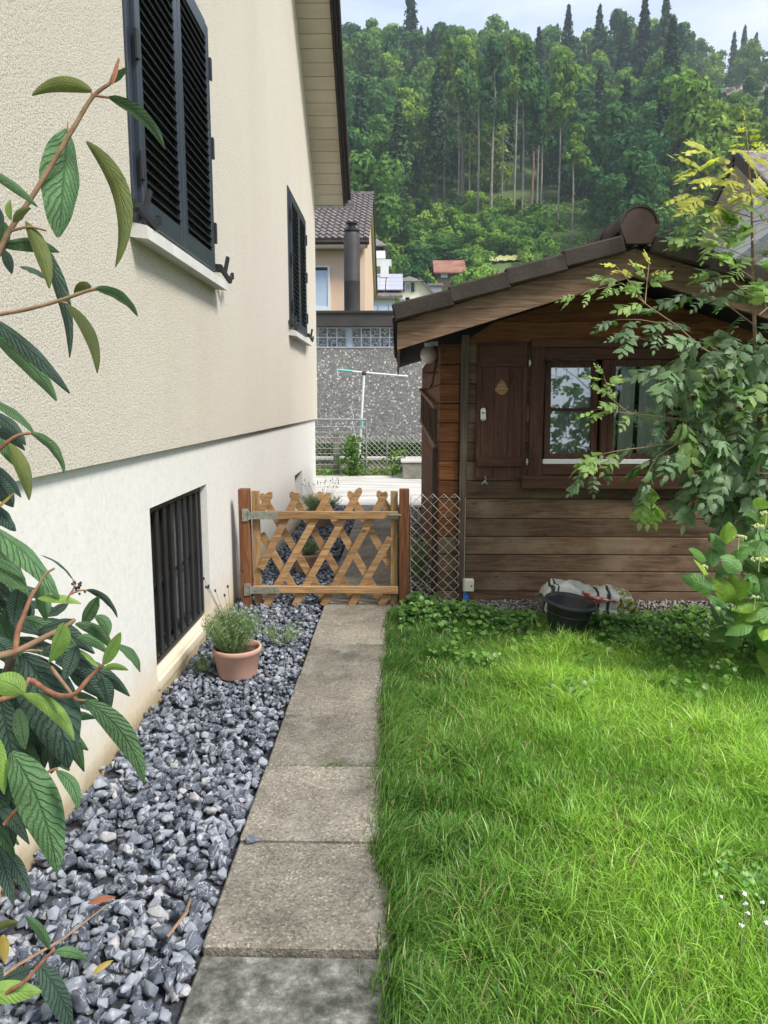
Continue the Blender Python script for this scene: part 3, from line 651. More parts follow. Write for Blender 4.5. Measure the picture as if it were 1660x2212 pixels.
# roof
RY0, RY1 = 4.76, 9.3
def slope(xo, zoff, y0_, y1_, th, mat, name, s):
    m_ = MB(); zc = 2.35 + zoff; ze = zc - SLS * xo
    a = [Vector((XC, y0_, zc)), Vector((XC + s * xo, y0_, ze)), Vector((XC + s * xo, y0_, ze - th)), Vector((XC, y0_, zc - th))]
    m_.prism(a, (0, y1_ - y0_, 0)); return m_.build(name, mat, shed)
for s in (-1, 1):
    slope(1.46, .0, RY0, RY0 + .035, .165, M['barge'], 'barge_board', s)
    slope(1.45, -.03, RY0 + .036, RY1, .05, M['dark'], 'roof_deck', s)
    slope(1.47, .012, RY0 - .01, RY1, .010, M['dark'], 'roof_edge_strip', s)
    for k in range(4):
        xa, xb = XC + s * (1.485 - k * .345), XC + s * (1.485 - (k + 1) * .345 - .02)
        za, zb_ = [2.385 - SLS * abs(x_ - XC) for x_ in (xa, xb)]
        m_ = MB(); lift = .016
        pa, pb = Vector((xa, RY0 - .045, za + lift)), Vector((xb, RY0 - .045, zb_ - .004))
        up = Vector((0, 0, 1)); th = .062
        m_.bar(pa + up * .012, pb + up * .012, .055, .105, up=(0, 0, 1), ch=.010)
        m_.build('verge_tile', M['tile'], shed)
tm = MB(); W_, L_ = .30, .40
prof = [(0, 0), (.04, .022), (.10, .030), (.16, .012), (.24, .004), (.30, 0)]
tm.add([(a, 0, b) for a, b in prof] + [(a, L_, b) for a, b in prof] + [(a, 0, b - .014) for a, b in prof] + [(a, L_, b - .014) for a, b in prof],
       [(i, i + 1, 7 + i, 6 + i) for i in range(5)] + [(12 + i, 18 + i, 19 + i, 13 + i) for i in range(5)] + [(i, 12 + i, 13 + i, i + 1) for i in range(5)] + [(6 + i, 7 + i, 19 + i, 18 + i) for i in range(5)])
tme = tm.mesh('roof_tile', M['tile'])
for s in (-1, 1):
    for r_ in range(4):
        for c_ in range(14):
            xe = XC + s * (1.49 - r_ * .35); ze = 2.35 + .03 - SLS * abs(xe - XC) + .012
            yy = RY0 + .03 + c_ * .30
            ydir = Vector((-s * 1.0, 0, SLS + .02)).normalized(); xdir = Vector((0, 1, 0)); zdir = xdir.cross(ydir)
            if zdir.z < 0: xdir = -xdir; zdir = -zdir; yy += .30
            mt = Matrix.Translation((xe, yy, ze)) @ Matrix((xdir, ydir, zdir)).transposed().to_4x4()
            link('roof_tile', tme, shed, mat=mt)
RZ = 2.475
for k in range(10):
    m_ = MB(); y0_ = RY0 - .06 + k * .44; r0, r1 = .119, .108
    for (rr, yy, rr2, yy2) in ((r0, y0_, r1, y0_ + .46),):
        pts = [math.pi * i / 12 for i in range(-1, 14)]
        vs = [(XC + rr * math.cos(t), yy, RZ + rr * math.sin(t)) for t in pts] + [(XC + rr2 * math.cos(t), yy2, RZ + rr2 * math.sin(t)) for t in pts]
        vs += [(XC + (rr - .014) * math.cos(t), yy, RZ + (rr - .014) * math.sin(t)) for t in pts] + [(XC + (rr2 - .014) * math.cos(t), yy2, RZ + (rr2 - .014) * math.sin(t)) for t in pts]
        n = 15
        m_.add(vs, [(i, i + 1, n + i + 1, n + i) for i in range(n - 1)] + [(2 * n + i, 3 * n + i, 3 * n + i + 1, 2 * n + i + 1) for i in range(n - 1)] + [(i, 2 * n + i, 2 * n + i + 1, i + 1) for i in range(n - 1)])
    m_.build('ridge_tile', M['tile'], shed)
m_ = MB(); pts = [(.101 * math.cos(math.pi * i / 16), .101 * math.sin(math.pi * i / 16)) for i in range(17)]
m_.prism([Vector((XC + a, RY0 - .055, RZ + b)) for a, b in pts], (0, .03, 0))
m_.prism([Vector((XC - .118, RY0 - .068, RZ + .004)), Vector((XC + .118, RY0 - .068, RZ + .004)), Vector((XC + .112, RY0 - .068, RZ - .022)), Vector((XC + .075, RY0 - .068, RZ - .108)), Vector((XC - .075, RY0 - .068, RZ - .108)), Vector((XC - .112, RY0 - .068, RZ - .022))], (0, .05, 0))
m_.build('ridge_end_cap', M['tilecap'], shed)
m_ = MB(); m_.box((.0, RY0 + .037, 1.75), (.02, RY1, 1.885)); m_.build('eave_board', M['barge'], shed)
# window
def bx(mat, name, par, *bb, ch=.004):
    m_ = MB()
    for (a, b) in bb: m_.box(a, b, ch)
    return m_.build(name, mat, par)
y = FY
wfr = bx(M['shedframe'], 'window_frame', shed, ((WX0, y - .035, WZ0), (WX0 + .095, y + .03, WZ1)))
bx(M['shedframe'], 'frame_stile', wfr, ((WX1 - .095, y - .035, WZ0), (WX1, y + .03, WZ1)))
bx(M['shedframe_x'], 'frame_rail', wfr, ((WX0 - .002, y - .045, WZ1 - .045), (WX1 + .002, y + .03, WZ1 + .012)))
bx(M['shedframe_x'], 'frame_rail', wfr, ((WX0 + .096, y - .020, WZ1 - .125), (WX1 - .096, y + .03, WZ1 - .046)))
bx(M['shedframe_x'], 'frame_rail', wfr, ((WX0 + .096, y - .030, WZ0 + .06), (WX1 - .096, y + .03, WZ0 + .135)))
bx(M['shedframe_x'], 'window_sill', wfr, ((WX0 - .05, y - .065, WZ0 - .035), (WX1 + .05, y + .01, WZ0 + .055)))
bx(M['white'], 'drip_strip', wfr, ((WX0 + .10, y - .034, WZ0 + .137), (WX1 - .10, y - .012, WZ0 + .172)))
zb0, zb1 = WZ0 + .175, WZ1 - .127
def casement(xa, xb, yo, tilt, bar_):
    s_ = MB(); t = .045
    f_ = bx(M['shedframe'], 'casement', wfr, ((xa, y - .012 + yo, zb0), (xa + t, y + .028 + yo, zb1)), ((xb - t, y - .012 + yo, zb0), (xb, y + .028 + yo, zb1)), ((xa + t, y - .011 + yo, zb0), (xb - t, y + .028 + yo, zb0 + t * .8)), ((xa + t, y - .011 + yo, zb1 - t), (xb - t, y + .028 + yo, zb1)))
    if bar_: bx(M['shedframe_x'], 'glazing_bar', f_, ((xa + t, y - .008 + yo, 1.358), (xb - t, y + .010 + yo, 1.378)), ch=.002)
    return f_
c1 = casement(1.035, 1.41, .004, 0, True)
c1.data.transform(Matrix.Translation(Vector((0, y, zb0)) - org(wfr)) @ Matrix.Rotation(rad(-5), 4, 'X') @ Matrix.Translation(org(wfr) - Vector((0, y, zb0))))   # tilted inwards at the top
for ch_ in c1.children: ch_.data.transform(Matrix.Translation(Vector((0, y, zb0)) - org(wfr)) @ Matrix.Rotation(rad(-5), 4, 'X') @ Matrix.Translation(org(wfr) - Vector((0, y, zb0))))
c2 = casement(1.47, 1.93, .0, 0, False)
bx(M['shedframe'], 'mullion', wfr, ((1.425, y - .022, zb0), (1.468, y + .03, zb1)))
tn = math.tan(rad(5)); m_ = MB(); m_.cb((1.2225, y + .016 + tn * (zb1 - zb0) / 2, (zb0 + zb1) / 2), (.143, .002, (zb1 - zb0) / 2 - .03), (Vector((1, 0, 0)), Vector((0, 1, -tn)).normalized(), Vector((0, tn, 1)).normalized())); m_.build('pane', M['glass'], wfr)
m_ = MB(); m_.box((1.51, y + .006, zb0 + .03), (1.89, y + .010, zb1 - .04)); m_.build('pane', M['glass2'], wfr)
def curtain(xa, xb, yy, name='curtain'):
    m_ = MB(); n = int((xb - xa) / .006); vs = []
    ph = 0
    for i in range(n + 1):
        xx = xa + (xb - xa) * i / n; d = .010 * math.sin(xx * 190 + 2 * math.sin(xx * 31)) + .006 * math.sin(xx * 83)
        vs.append((xx, yy + d, zb0 - .02)); vs.append((xx + .003 * math.sin(xx * 70), yy + d * .8, zb1 + .02))
    m_.add(vs, [(2 * i, 2 * i + 2, 2 * i + 3, 2 * i + 1) for i in range(n)]); m_.build(name, M['curtain'], wfr, True)
curtain(1.05, 1.40, y + .078); curtain(1.56, 1.665, y + .045); curtain(1.70, 1.90, y + .048)
curtain(1.49, 1.545, y + .048)
# shutters (open, flat against the wall)
def wshutter(xa, xb, za, zb, flip):
    yb2 = y - .022; w3 = (xb - xa) / 3
    s = bx(M['shedframe'], 'shutter', shed, ((xa, yb2, za), (xa + .034, y - .003, zb)), ((xb - .034, yb2, za), (xb, y - .003, zb)))
    pa, pb = xa + .0345, xb - .0345; wd = (pb - pa) / 3
    for i in range(3):
        a, b = pa + i * wd, pa + (i + 1) * wd - .002; ya_ = yb2 + .003
        if i == 1:
            zc = zb - .30; mx_ = (a + b) / 2       # plank with the tree-shaped opening
            h = .055
            L = [Vector((a, ya_, za)), Vector((b, ya_, za)), Vector((b, ya_, zc - .03)), Vector((mx_ + .012, ya_, zc - .055)), Vector((mx_ - .012, ya_, zc - .055)), Vector((a, ya_, zc - .03))]
            U_ = [Vector((a, ya_, zb)), Vector((a, ya_, zc - .015)), Vector((mx_, ya_, zc + .065)), Vector((b, ya_, zc - .015)), Vector((b, ya_, zb))]
            m_ = MB(); m_.prism(L, (0, .014, 0)); m_.prism(U_, (0, .014, 0)); m_.build('shutter_plank', M['shedframe'], s); m_ = MB(); m_.box((a - .002, y - .0045, zc - .06), (b + .002, y - .0025, zc + .07)); m_.build('cutout_backing', M['gatewood'], s)
        else:
            m_ = MB(); m_.box((a, ya_, za), (b, y - .005, zb), .002); m_.build('shutter_plank', M['shedframe'], s)
    bx(M['shedframe_x'], 'shutter_batten', s, ((xa + .02, yb2 - .014, zb - .165), (xb - .008, yb2 + .002, zb - .018)))
    bx(M['shedframe_x'], 'shutter_batten', s, ((xa + .012, yb2 - .016, za + .085), (xb - .014, yb2 + .002, za + .150)))
    for zz in (za + .12, zb - .14):
        m_ = MB(); xx = xb + .006 if not flip else xa - .006
        m_.box((xx - .004, yb2 - .03, zz - .022), (xx + .006, yb2 - .012, zz + .022), .002); m_.box((xx - .008, yb2 - .032, zz - .004), (xx + .010, yb2 - .02, zz + .004)); m_.build('hinge', M['brass'], s)
    return s
sh = wshutter(.552, .905, .885, 1.825, False); sh['label'] = 'open left shutter with tree-shaped opening'
wshutter(2.09, 2.44, .885, 1.825, True)
m_ = MB(); xx, zz = .600, 1.33; yb2 = y - .045
m_.prism([Vector((xx + .018 * math.cos(t) * 1, yb2 + .018, zz + (.030 if math.sin(t) > 0 else -.012) + .018 * math.sin(t))) for t in [2 * math.pi * i / 16 for i in range(16)]], (0, -.010, 0))
m_.build('key_plate', M['white'], sh)
m_ = MB(); m_.tube([(xx + .017 * math.cos(2 * math.pi * i / 14), yb2, zz - .020 + .017 * math.sin(2 * math.pi * i / 14)) for i in range(15)], .0028, 5); m_.build('pull_ring', M['white'], sh)
m_ = MB(); m_.box((xx - .010, yb2 + .003, zz + .010), (xx + .010, yb2 + .007, zz + .018)); m_.build('key_slot', M['green'], sh)
m_ = MB(); m_.tube([(.617, y - .03, .90), (.628, y - .05, .888), (.622, y - .05, .872)], .004, 6); m_.ball((.620, y - .04, .862), .011, 8, 5); m_.tube([(.60, y - .04, .845), (.612, y - .045, .865), (.625, y - .045, .862), (.64, y - .04, .845)], .004, 6); m_.build('shutter_catch', M['zinc'], sh)
# lamp, bracket, rail on the shed's left side
lamp = thing('globe_lamp', 'white globe lamp under the left eave of the brown shed', 'lamp', (.235, 5.60, 1.76))
m_ = MB(); m_.ball((.236, 5.60, 1.765), .066, 20, 12); m_.build('globe', M['opal'], lamp, True)
m_ = MB(); m_.tube([(.236, 5.60, 1.815), (.236, 5.60, 1.85)], .035, 10); m_.box((.24, 5.58, 1.83), (.299, 5.62, 1.86)); m_.build('lamp_holder', M['white'], lamp)
bk = thing('shelf_bracket', 'small weathered wooden bracket below the globe lamp', 'bracket', (.29, 5.6, 1.6))
m_ = MB(); m_.box((.20, 5.56, 1.628), (.297, 5.66, 1.640)); m_.build('shelf', M['batten'], bk)
m_ = MB(); m_.tube([(.292, 5.61, 1.74), (.275, 5.61, 1.63), (.262, 5.61, 1.55), (.235, 5.61, 1.51), (.205, 5.61, 1.52)], [.010, .010, .009, .008, .006], 6); m_.build('arm', M['batten'], bk)
rl = thing('side_railing', 'brown slatted railing fixed along the left side of the shed', 'railing', (.28, 5.4, 1.2))
def P(yy, zz): return Vector((.283, yy, zz))
m_ = MB(); m_.bar(P(5.38, 1.385), P(8.8, 1.56), .05, .035, ch=.004); m_.build('handrail', M['barge'], rl)
m_ = MB(); m_.bar(P(5.40, 1.095), P(8.8, 1.20), .032, .035, ch=.004); m_.build('bottom_rail', M['barge'], rl)
for k in range(8):
    f = k / 7; yy = 5.45 + 3.2 * f ** 1.5; m_ = MB(); m_.bar(P(yy, 1.385 + .175 * (yy - 5.38) / 3.42 - .015), P(yy, 1.095 + .105 * (yy - 5.4) / 3.4 + .01), .018, .024, up=(0, 1, 0)); m_.build('baluster', M['batten'], rl)
m_ = MB(); m_.bar((.275, 5.42, .0), (.275, 5.42, 1.09), .035, .05, up=(0, 1, 0), ch=.004); m_.build('railing_post', M['batten'], rl)

# ================================================================== yard beyond the gate, garage, neighbours
garage = thing('flat_garage', 'garage with exposed-aggregate wall, glass-block strip and dark flat roof', 'garage', (-.5, 17, 0))
m_ = MB(); m_.box((-9, 17, -.2), (6, 17.25, 2.615)); m_.build('wall', M['aggregate'], garage)
m_ = MB(); m_.box((-9, 16.78, 3.075), (6, 23, 3.36)); m_.box((-9, 16.74, 3.362), (6, 23, 3.405)); m_.build('flat_roof', M['eavecap'], garage)
m_ = MB(); m_.box((-9, 16.99, 2.617), (6, 17.2, 2.64)); m_.build('ledge', M['sill'], garage)
m_ = MB(); m_.box((-9, 17.045, 2.642), (6, 17.1, 3.073)); m_.build('mortar', M['white'], garage)
bb = MB(); bb.box((0, 0, 0), (.186, .05, .186), .012); bme = bb.mesh('glass_block', M['glassblock'])
for i in range(26):
    xx = -1.005 + .211 * (i - 9)
    if i < 9: xx -= .13
    for j in range(2): link('glass_block', bme, garage, (xx, 17.03, 2.655 + j * .208))
m_ = MB(); m_.box((-1.125, 17.0, 2.642), (-1.02, 17.05, 3.073)); m_.build('window_post', M['paleglass'], garage)
flue = thing('metal_flue', 'tall dark round metal flue rising from the garage roof', 'chimney', (-1.08, 19.5, 3.4))
c = (-1.155, 19.5, 3.405)
m_ = MB(); m_.lathe(c, [(.205, 0), (.205, 1.02), (.209, 1.03), (.209, 1.05), (.205, 1.06), (.205, 2.14), (.17, 2.24)], 28); m_.build('pipe', M['eavecap'], flue, True)
m_ = MB(); m_.lathe(c, [(.17, 2.24), (.20, 2.26), (.20, 2.30), (.15, 2.33), (.10, 2.36), (.10, 2.42), (.15, 2.44), (.15, 2.48), (.001, 2.50)], 24); m_.build('cowl', M['iron'], flue)

def gable_house(name, label, X0, X1, Y0, Y1, Z0, ZE, ZR, axis, wall, roof, wins=(), ov=.4, cat='house', th=.18, **kw):
    h = thing(name, label, cat, ((X0 + X1) / 2, (Y0 + Y1) / 2, Z0))
    m_ = MB()
    if axis == 'y':   # ridge along y: gable faces the camera
        xm = (X0 + X1) / 2; m_.prism([Vector(p) for p in ((X0, Y0, Z0), (X1, Y0, Z0), (X1, Y0, ZE), (xm, Y0, ZR), (X0, Y0, ZE))], (0, Y1 - Y0, 0)); m_.build('wall', wall, h)
        sl = (ZR - ZE) / (X1 - xm)
        for s in (-1, 1):
            m_ = MB(); xe = xm + s * ((X1 - X0) / 2 + ov); ze = ZE - sl * ov
            m_.prism([Vector((xm, Y0 - ov, ZR + .03)), Vector((xe, Y0 - ov, ze + .03)), Vector((xe, Y0 - ov, ze + .03 + th)), Vector((xm, Y0 - ov, ZR + .03 + th))], (0, Y1 - Y0 + 2 * ov, 0)); m_.build('roof', roof, h)
    else:
        ym = (Y0 + Y1) / 2; m_.prism([Vector(p) for p in ((X0, Y0, Z0), (X0, Y1, Z0), (X0, Y1, ZE), (X0, ym, ZR), (X0, Y0, ZE))], (X1 - X0, 0, 0)); m_.build('wall', wall, h)
        sl = (ZR - ZE) / (Y1 - ym)
        for s in (-1, 1):
            m_ = MB(); ye = ym + s * ((Y1 - Y0) / 2 + ov); ze = ZE - sl * ov
            m_.prism([Vector((X0 - ov, ym, ZR + .03)), Vector((X0 - ov, ye, ze + .03)), Vector((X0 - ov, ye, ze + .03 + th)), Vector((X0 - ov, ym, ZR + .03 + th))], (X1 - X0 + 2 * ov, 0, 0)); m_.build('roof', roof, h)
    for (xa, za, ww, hh, shut) in wins:
        m_ = MB(); e = .07
        for a, b in (((xa - e, za - e), (xa + ww + e, za)), ((xa - e, za + hh), (xa + ww + e, za + hh + e)), ((xa - e, za), (xa, za + hh)), ((xa + ww, za), (xa + ww + e, za + hh)), ((xa + ww / 2 - .03, za), (xa + ww / 2 + .03, za + hh))):
            m_.box((a[0], Y0 - .06, a[1]), (b[0], Y0 - .002, b[1]))
        f_ = m_.build('window', M['white'], h)
        m_ = MB(); m_.box((xa, Y0 - .03, za), (xa + ww, Y0 - .004, za + hh)); m_.build('pane', M['paleglass'] if not shut else M['glassblock'], f_)
        if shut:
            for s in (0, 1):
                m_ = MB(); q = xa - e - .42 if s == 0 else xa + ww + e + .02; m_.box((q, Y0 - .07, za - .05), (q + .4, Y0 - .01, za + hh + .05)); m_.build('shutter', M['green'], h)
    return h
# peach neighbour
nb = thing('peach_house', 'peach plastered house with grey-brown tiled roof behind the garage', 'house', (-3, 30, 0))
NX = -1.10
m_ = MB(); m_.prism([Vector(p) for p in ((-9, 26, 0), (NX, 26, 0), (NX, 26, 6.45), (-9, 26, 6.45))], (0, .3, 0)); m_.build('front_wall', M['peach'], nb)
m_ = MB(); m_.prism([Vector(p) for p in ((NX - .3, 26.31, 0), (NX - .3, 35.4, 0), (NX - .3, 35.4, 6.4), (NX - .3, 30.9, 9.2), (NX - .3, 26.31, 6.6))], (.295, 0, 0)); m_.build('side_wall', M['peach'], nb)
m_ = MB(); m_.prism([Vector(p) for p in ((-.99, 25.55, 6.58), (-.99, 30.8, 9.32), (-.99, 36.2, 6.35), (-.99, 36.2, 6.22), (-.99, 30.8, 9.17), (-.99, 25.55, 6.45))], (-8.1, 0, 0)); m_.build('soffit', M['soffit'], nb)
m_ = MB(); m_.prism([Vector(p) for p in ((-.955, 25.5, 6.75), (-.955, 30.8, 9.50), (-.955, 36.3, 6.50), (-.955, 36.3, 6.30), (-.955, 30.8, 9.28), (-.955, 25.5, 6.56))], (-.03, 0, 0)); m_.build('verge_board', M['darkbrown'], nb)
m_ = MB(); m_.tube([(-9, 25.42, 6.62), (-.93, 25.42, 6.62)], .075, 8); m_.build('gutter', M['darkbrown'], nb)
m_ = MB(); nr, ncol = 15, 38; run = Vector((0, 5.3, 2.75)); rl_ = run.length
for r_ in range(nr):
    for c_ in range(ncol):
        x0_ = -.93 - .215 * (c_ + 1); base = Vector((x0_, 25.48, 6.72)) + run * (r_ / nr); top = run * (1.04 / nr); up = Vector((0, -.46, .89)) * .05
        q = [(0, .0), (.03, .055), (.09, .075), (.14, .03), (.215, .0)]
        vs = [base + Vector((a, 0, 0)) + up * (1 + b / .05 * .9) for a, b in q] + [base + Vector((a, 0, 0)) + top + up * (b / .05 * .9) for a, b in q] + [base + Vector((a, 0, 0)) for a, b in q]
        m_.add(vs, [(i, i + 1, 6 + i, 5 + i) for i in range(4)] + [(10 + i, 11 + i, i + 1, i) for i in range(4)])
tag(m_.build('roof_tiles', M['greytile'], nb), kind='stuff')
m_ = MB(); m_.prism([Vector((-.93, 30.7, 9.45)), Vector((-.93, 36.35, 6.45)), Vector((-.93, 36.35, 6.62)), Vector((-.93, 30.7, 9.62))], (-8.2, 0, 0)); m_.build('rear_roof', M['greytile'], nb)
for k in range(22):
    m_ = MB(); xa = -.93 - .4 * k; m_.tube([(xa, 30.8, 9.53), (xa - .41, 30.8, 9.50)], [.13, .11], 8); m_.build('ridge_tile', M['greytile'], nb)
m_ = MB(); xa, xb, za, zb = -3.2, -2.36, 4.62, 5.92
for a, b in (((xa - .08, za - .12), (xb + .08, za)), ((xa - .08, zb), (xb + .08, zb + .05)), ((xb, za), (xb + .08, zb)), ((xa - .08, za), (xa, zb))): m_.box((a[0], 25.93, a[1]), (b[0], 25.998, b[1]))
f_ = m_.build('window', M['white'], nb); m_ = MB(); m_.box((xa, 25.96, za), (xb, 25.99, zb - .1)); m_.build('pane', M['paleglass'], f_); m_ = MB(); m_.box((xa, 25.955, zb - .1), (xb, 25.99, zb)); m_.build('blind_box', M['iron'], f_)
def q_(x, y, Y): p = at_y(x, y, Y); return p.x, p.z
# white tiered house, solar-roof house, yellow gable house, red-roofed barn, small outbuilding
x0_, _ = q_(800, 560, 62); x1_, _ = q_(829, 560, 62); xr_, zb_ = q_(838, 534, 62); _, zt_ = q_(838, 500, 62)
hw = thing('white_house', 'white house with grey hipped roof on the slope just right of the peach house', 'house', (x0_, 62, 5))
m_ = MB(); m_.box((x0_ - 5, 62, 3), (x1_, 70, zb_)); xa, za = q_(833, 562, 61.5); m_.box((x0_ - 5, 60.6, za), (xa, 61.99, za + .55)); xa, za = q_(846, 580, 59.5); m_.box((x0_ - 5, 58.5, za), (xa, 60.5, za + .5)); m_.box((x0_ - 5, 60.6, 3), (xa - .4, 61.9, za + .4)); m_.build('wall', M['whitewall'], hw)
m_ = MB(); m_.add([(x0_ - 6, 61.3, zb_), (xr_, 61.3, zb_), (xr_, 70.7, zb_), (x0_ - 6, 70.7, zb_), (x0_ - 5, 65.5, zt_ + .4), (x1_ - 1.0, 65.5, zt_ + .4)], [(0, 1, 5, 4), (1, 2, 5), (2, 3, 4, 5), (0, 4, 3), (0, 3, 2, 1)]); m_.build('roof', M['greytile'], hw)
m_ = MB(); xa, za = q_(805, 542, 61.9); m_.box((xa, 61.93, za), (xa + .9, 61.99, za + .5)); m_.build('window', M['dark'], hw)
xa, za = q_(800, 640, 44); xb, zb = q_(859, 638, 44); _, zr = q_(840, 590, 48)
hs = thing('solar_roof_house', 'low house with solar panels on its tiled roof and a pale blue glazed front', 'house', (xa, 46, 2))
m_ = MB(); m_.box((xa - 4, 44, 0), (xb - .15, 50, za)); m_.build('wall', M['whitewall'], hs)
dY = 5.0; xt, zr = q_(843, 597, 44 + dY)
m_ = MB(); m_.prism([Vector((xa - 4, 43.7, za)), Vector((xa - 4, 44 + dY, zr)), Vector((xa - 4, 44 + dY, zr - .15)), Vector((xa - 4, 43.7, za - .15))], (xb - xa + 4.3, 0, 0)); m_.build('roof', M['greytile'], hs)
for i in range(2):
    for j in range(4):
        a = Vector((xa + .35 + i * 1.05, 44.3 + j * 1.12, za + .18 + (zr - za) * ((.6 + j * 1.12) / 5.3))); sl_ = (zr - za) / 5.3
        m_ = MB(); m_.bar(a, a + Vector((0, 1.08, 1.08 * sl_)), 1.0, .05); m_.build('solar_panel', M['solar'], hs)
for i in range(3):
    m_ = MB(); c0 = xa - .15 + i * .62; m_.box((c0, 43.93, za - 1.6), (c0 + .56, 43.98, za - .45)); m_.build('window', M['paleglass'], hs)
m_ = MB(); m_.box((xb - 1.05, 47.5, zr - .3), (xb - .55, 48.1, zr + .75)); m_.build('chimney', M['whitewall'], hs)
xp, zp = q_(885, 592, 72); xl, zl = q_(866, 617, 72); xb, zb = q_(938, 660, 72)
hy = thing('yellow_gable_house', 'pale yellow house with half-hipped grey roof and dark green shutters', 'house', (xp, 74, 7))
hw_ = 3.1; m_ = MB(); zc = q_(885, 606, 72)[1]
m_.prism([Vector(p) for p in ((xp - hw_, 72, 5), (xp + hw_, 72, 5), (xp + hw_, 72, zc - 2.2), (xp + 1.0, 72, zc), (xp - 1.0, 72, zc), (xp - hw_, 72, zc - 2.2))], (0, 9, 0)); m_.build('wall', M['cream'], hy)
m_ = MB(); sl_ = 2.2 / 2.1
for s in (-1, 1):
    m_.prism([Vector((xp + s * .9, 71.6, zc + .1)), Vector((xp + s * 3.6, 71.6, zc + .1 - 2.7 * sl_)), Vector((xp + s * 3.6, 71.6, zc + .3 - 2.7 * sl_)), Vector((xp + s * .9, 71.6, zc + .3))], (0, 10, 0))
m_.add([(xp - 1.35, 71.4, zc - .12), (xp + 1.35, 71.4, zc - .12), (xp, 73.2, zp), (xp, 81, zp), (xp - 1.35, 81, zc - .1), (xp + 1.35, 81, zc - .1)], [(0, 1, 2), (0, 2, 3, 4), (1, 5, 3, 2)]); m_.build('roof', M['greytile'], hy)
for (px, py) in ((881, 621), (869, 652), (892, 652)):
    a, b = q_(px, py, 72); m_ = MB(); m_.box((a - .27, 71.92, b - .35), (a + .27, 71.99, b + .35)); f_ = m_.build('window', M['white'], hy); m_ = MB(); m_.box((a - .20, 71.90, b - .28), (a + .20, 71.918, b + .28)); m_.build('pane', M['glassblock'], f_)
    for s in (-1, 1): m_ = MB(); m_.box((a + s * .47 - .15, 71.90, b - .4), (a + s * .47 + .15, 71.96, b + .4)); m_.build('shutter', M['green'], hy)
xa, za = q_(939, 588, 98); xb, zb = q_(1006, 588, 98); _, zr = q_(960, 566, 101); _, z0_ = q_(960, 600, 98)
barn = gable_house('red_roofed_barn', 'small brown barn with pale red tiled roof at the foot of the wooded slope', xa + .3, xb - .3, 98, 104, z0_ - 3, za, zr, 'x', M['bark'], M['redtile'], [(xa + .9, z0_ + .1, .7, .55, False)], cat='barn')
xa, za = q_(927, 612, 84); xb, zb = q_(955, 640, 84)
gable_house('small_pale_shed', 'small pale flat-looking hut beside bushes right of the yellow house', xa, xb, 84, 87, zb - 3, za - .3, za, 'x', M['zinc'], M['greytile'], (), .15, cat='hut')
# white house on the right
XR = 6.9
pA, pB = at_x(1568, 390, XR), at_x(1508, 518, XR)
hr = thing('white_clad_house', 'white clad house with steep verge rising behind the right of the shed roof', 'house', (XR + .4, 14, 0))
sl_ = (pA.z - pB.z) / (pA.y - pB.y); yE = pB.y + 1.2; zE = pB.z + sl_ * 1.2
def vz(yy): return zE + sl_ * (yy - yE)
yN = at_x(1590, 345, XR).y; yF = 2 * yN - yE
def vz2(yy): return vz(max(yy, 2 * yN - yy))
m_ = MB(); m_.prism([Vector((XR + .45, yE - .5, 0)), Vector((XR + .45, yE - .5, vz(yE - .5))), Vector((XR + .45, yN, vz(yN))), Vector((XR + .45, yF + .5, vz2(yF + .5))), Vector((XR + .45, yF + .5, 0))], (6, 0, 0)); m_.build('wall', M['boardlight'], hr)
for k in range(60):
    za = 1.0 + k * .16
    ya_ = min(yE - .5, yE + (za - zE) / sl_)
    if ya_ < yN: break
    m_ = MB(); m_.box((XR + .425, 2 * yN - ya_, za), (XR + .448, ya_, za + .148), .004); m_.build('cladding_board', M['boardlight'], hr)
for k in range(50):
    y1 = yE - k * .14
    if y1 < yN: break
    m_ = MB(); m_.bar((XR + .22, y1, vz(y1)), (XR + .22, y1 - .134, vz(y1 - .134)), .42, .02); m_.build('soffit_board', M['soffit'], hr)
for q in (yE + .05, yF - .05):
    m_ = MB(); m_.bar((XR - .02, q, vz2(q) + .05), (XR - .02, yN, vz(yN) + .05), .05, .22); m_.build('barge_board', M['darkbrown'], hr)
    m_ = MB(); m_.bar((XR + 3.5, q, vz2(q) + .12), (XR + 3.5, yN, vz(yN) + .12), 7, .08); m_.build('roof', M['greytile'], hr)
m_ = MB(); m_.bar((XR + .22, yF, vz2(yF)), (XR + .22, yN, vz(yN)), .42, .02); m_.build('soffit', M['soffit'], hr)
a = at_x(1602, 572, 5.6); b_ = at_x(1662, 525, 5.6); m_ = MB(); m_.bar(a, b_ + (b_ - a) * .6, .30, .10); m_.bar(a + Vector((.05, .0, -.05)), Vector((a.x + .05, a.y, 0)), .08, .08)
tag(m_.build('lean_to_roof', M['zinc']), 'grey lean-to roof sloping up at the right edge behind the shed', 'roof')
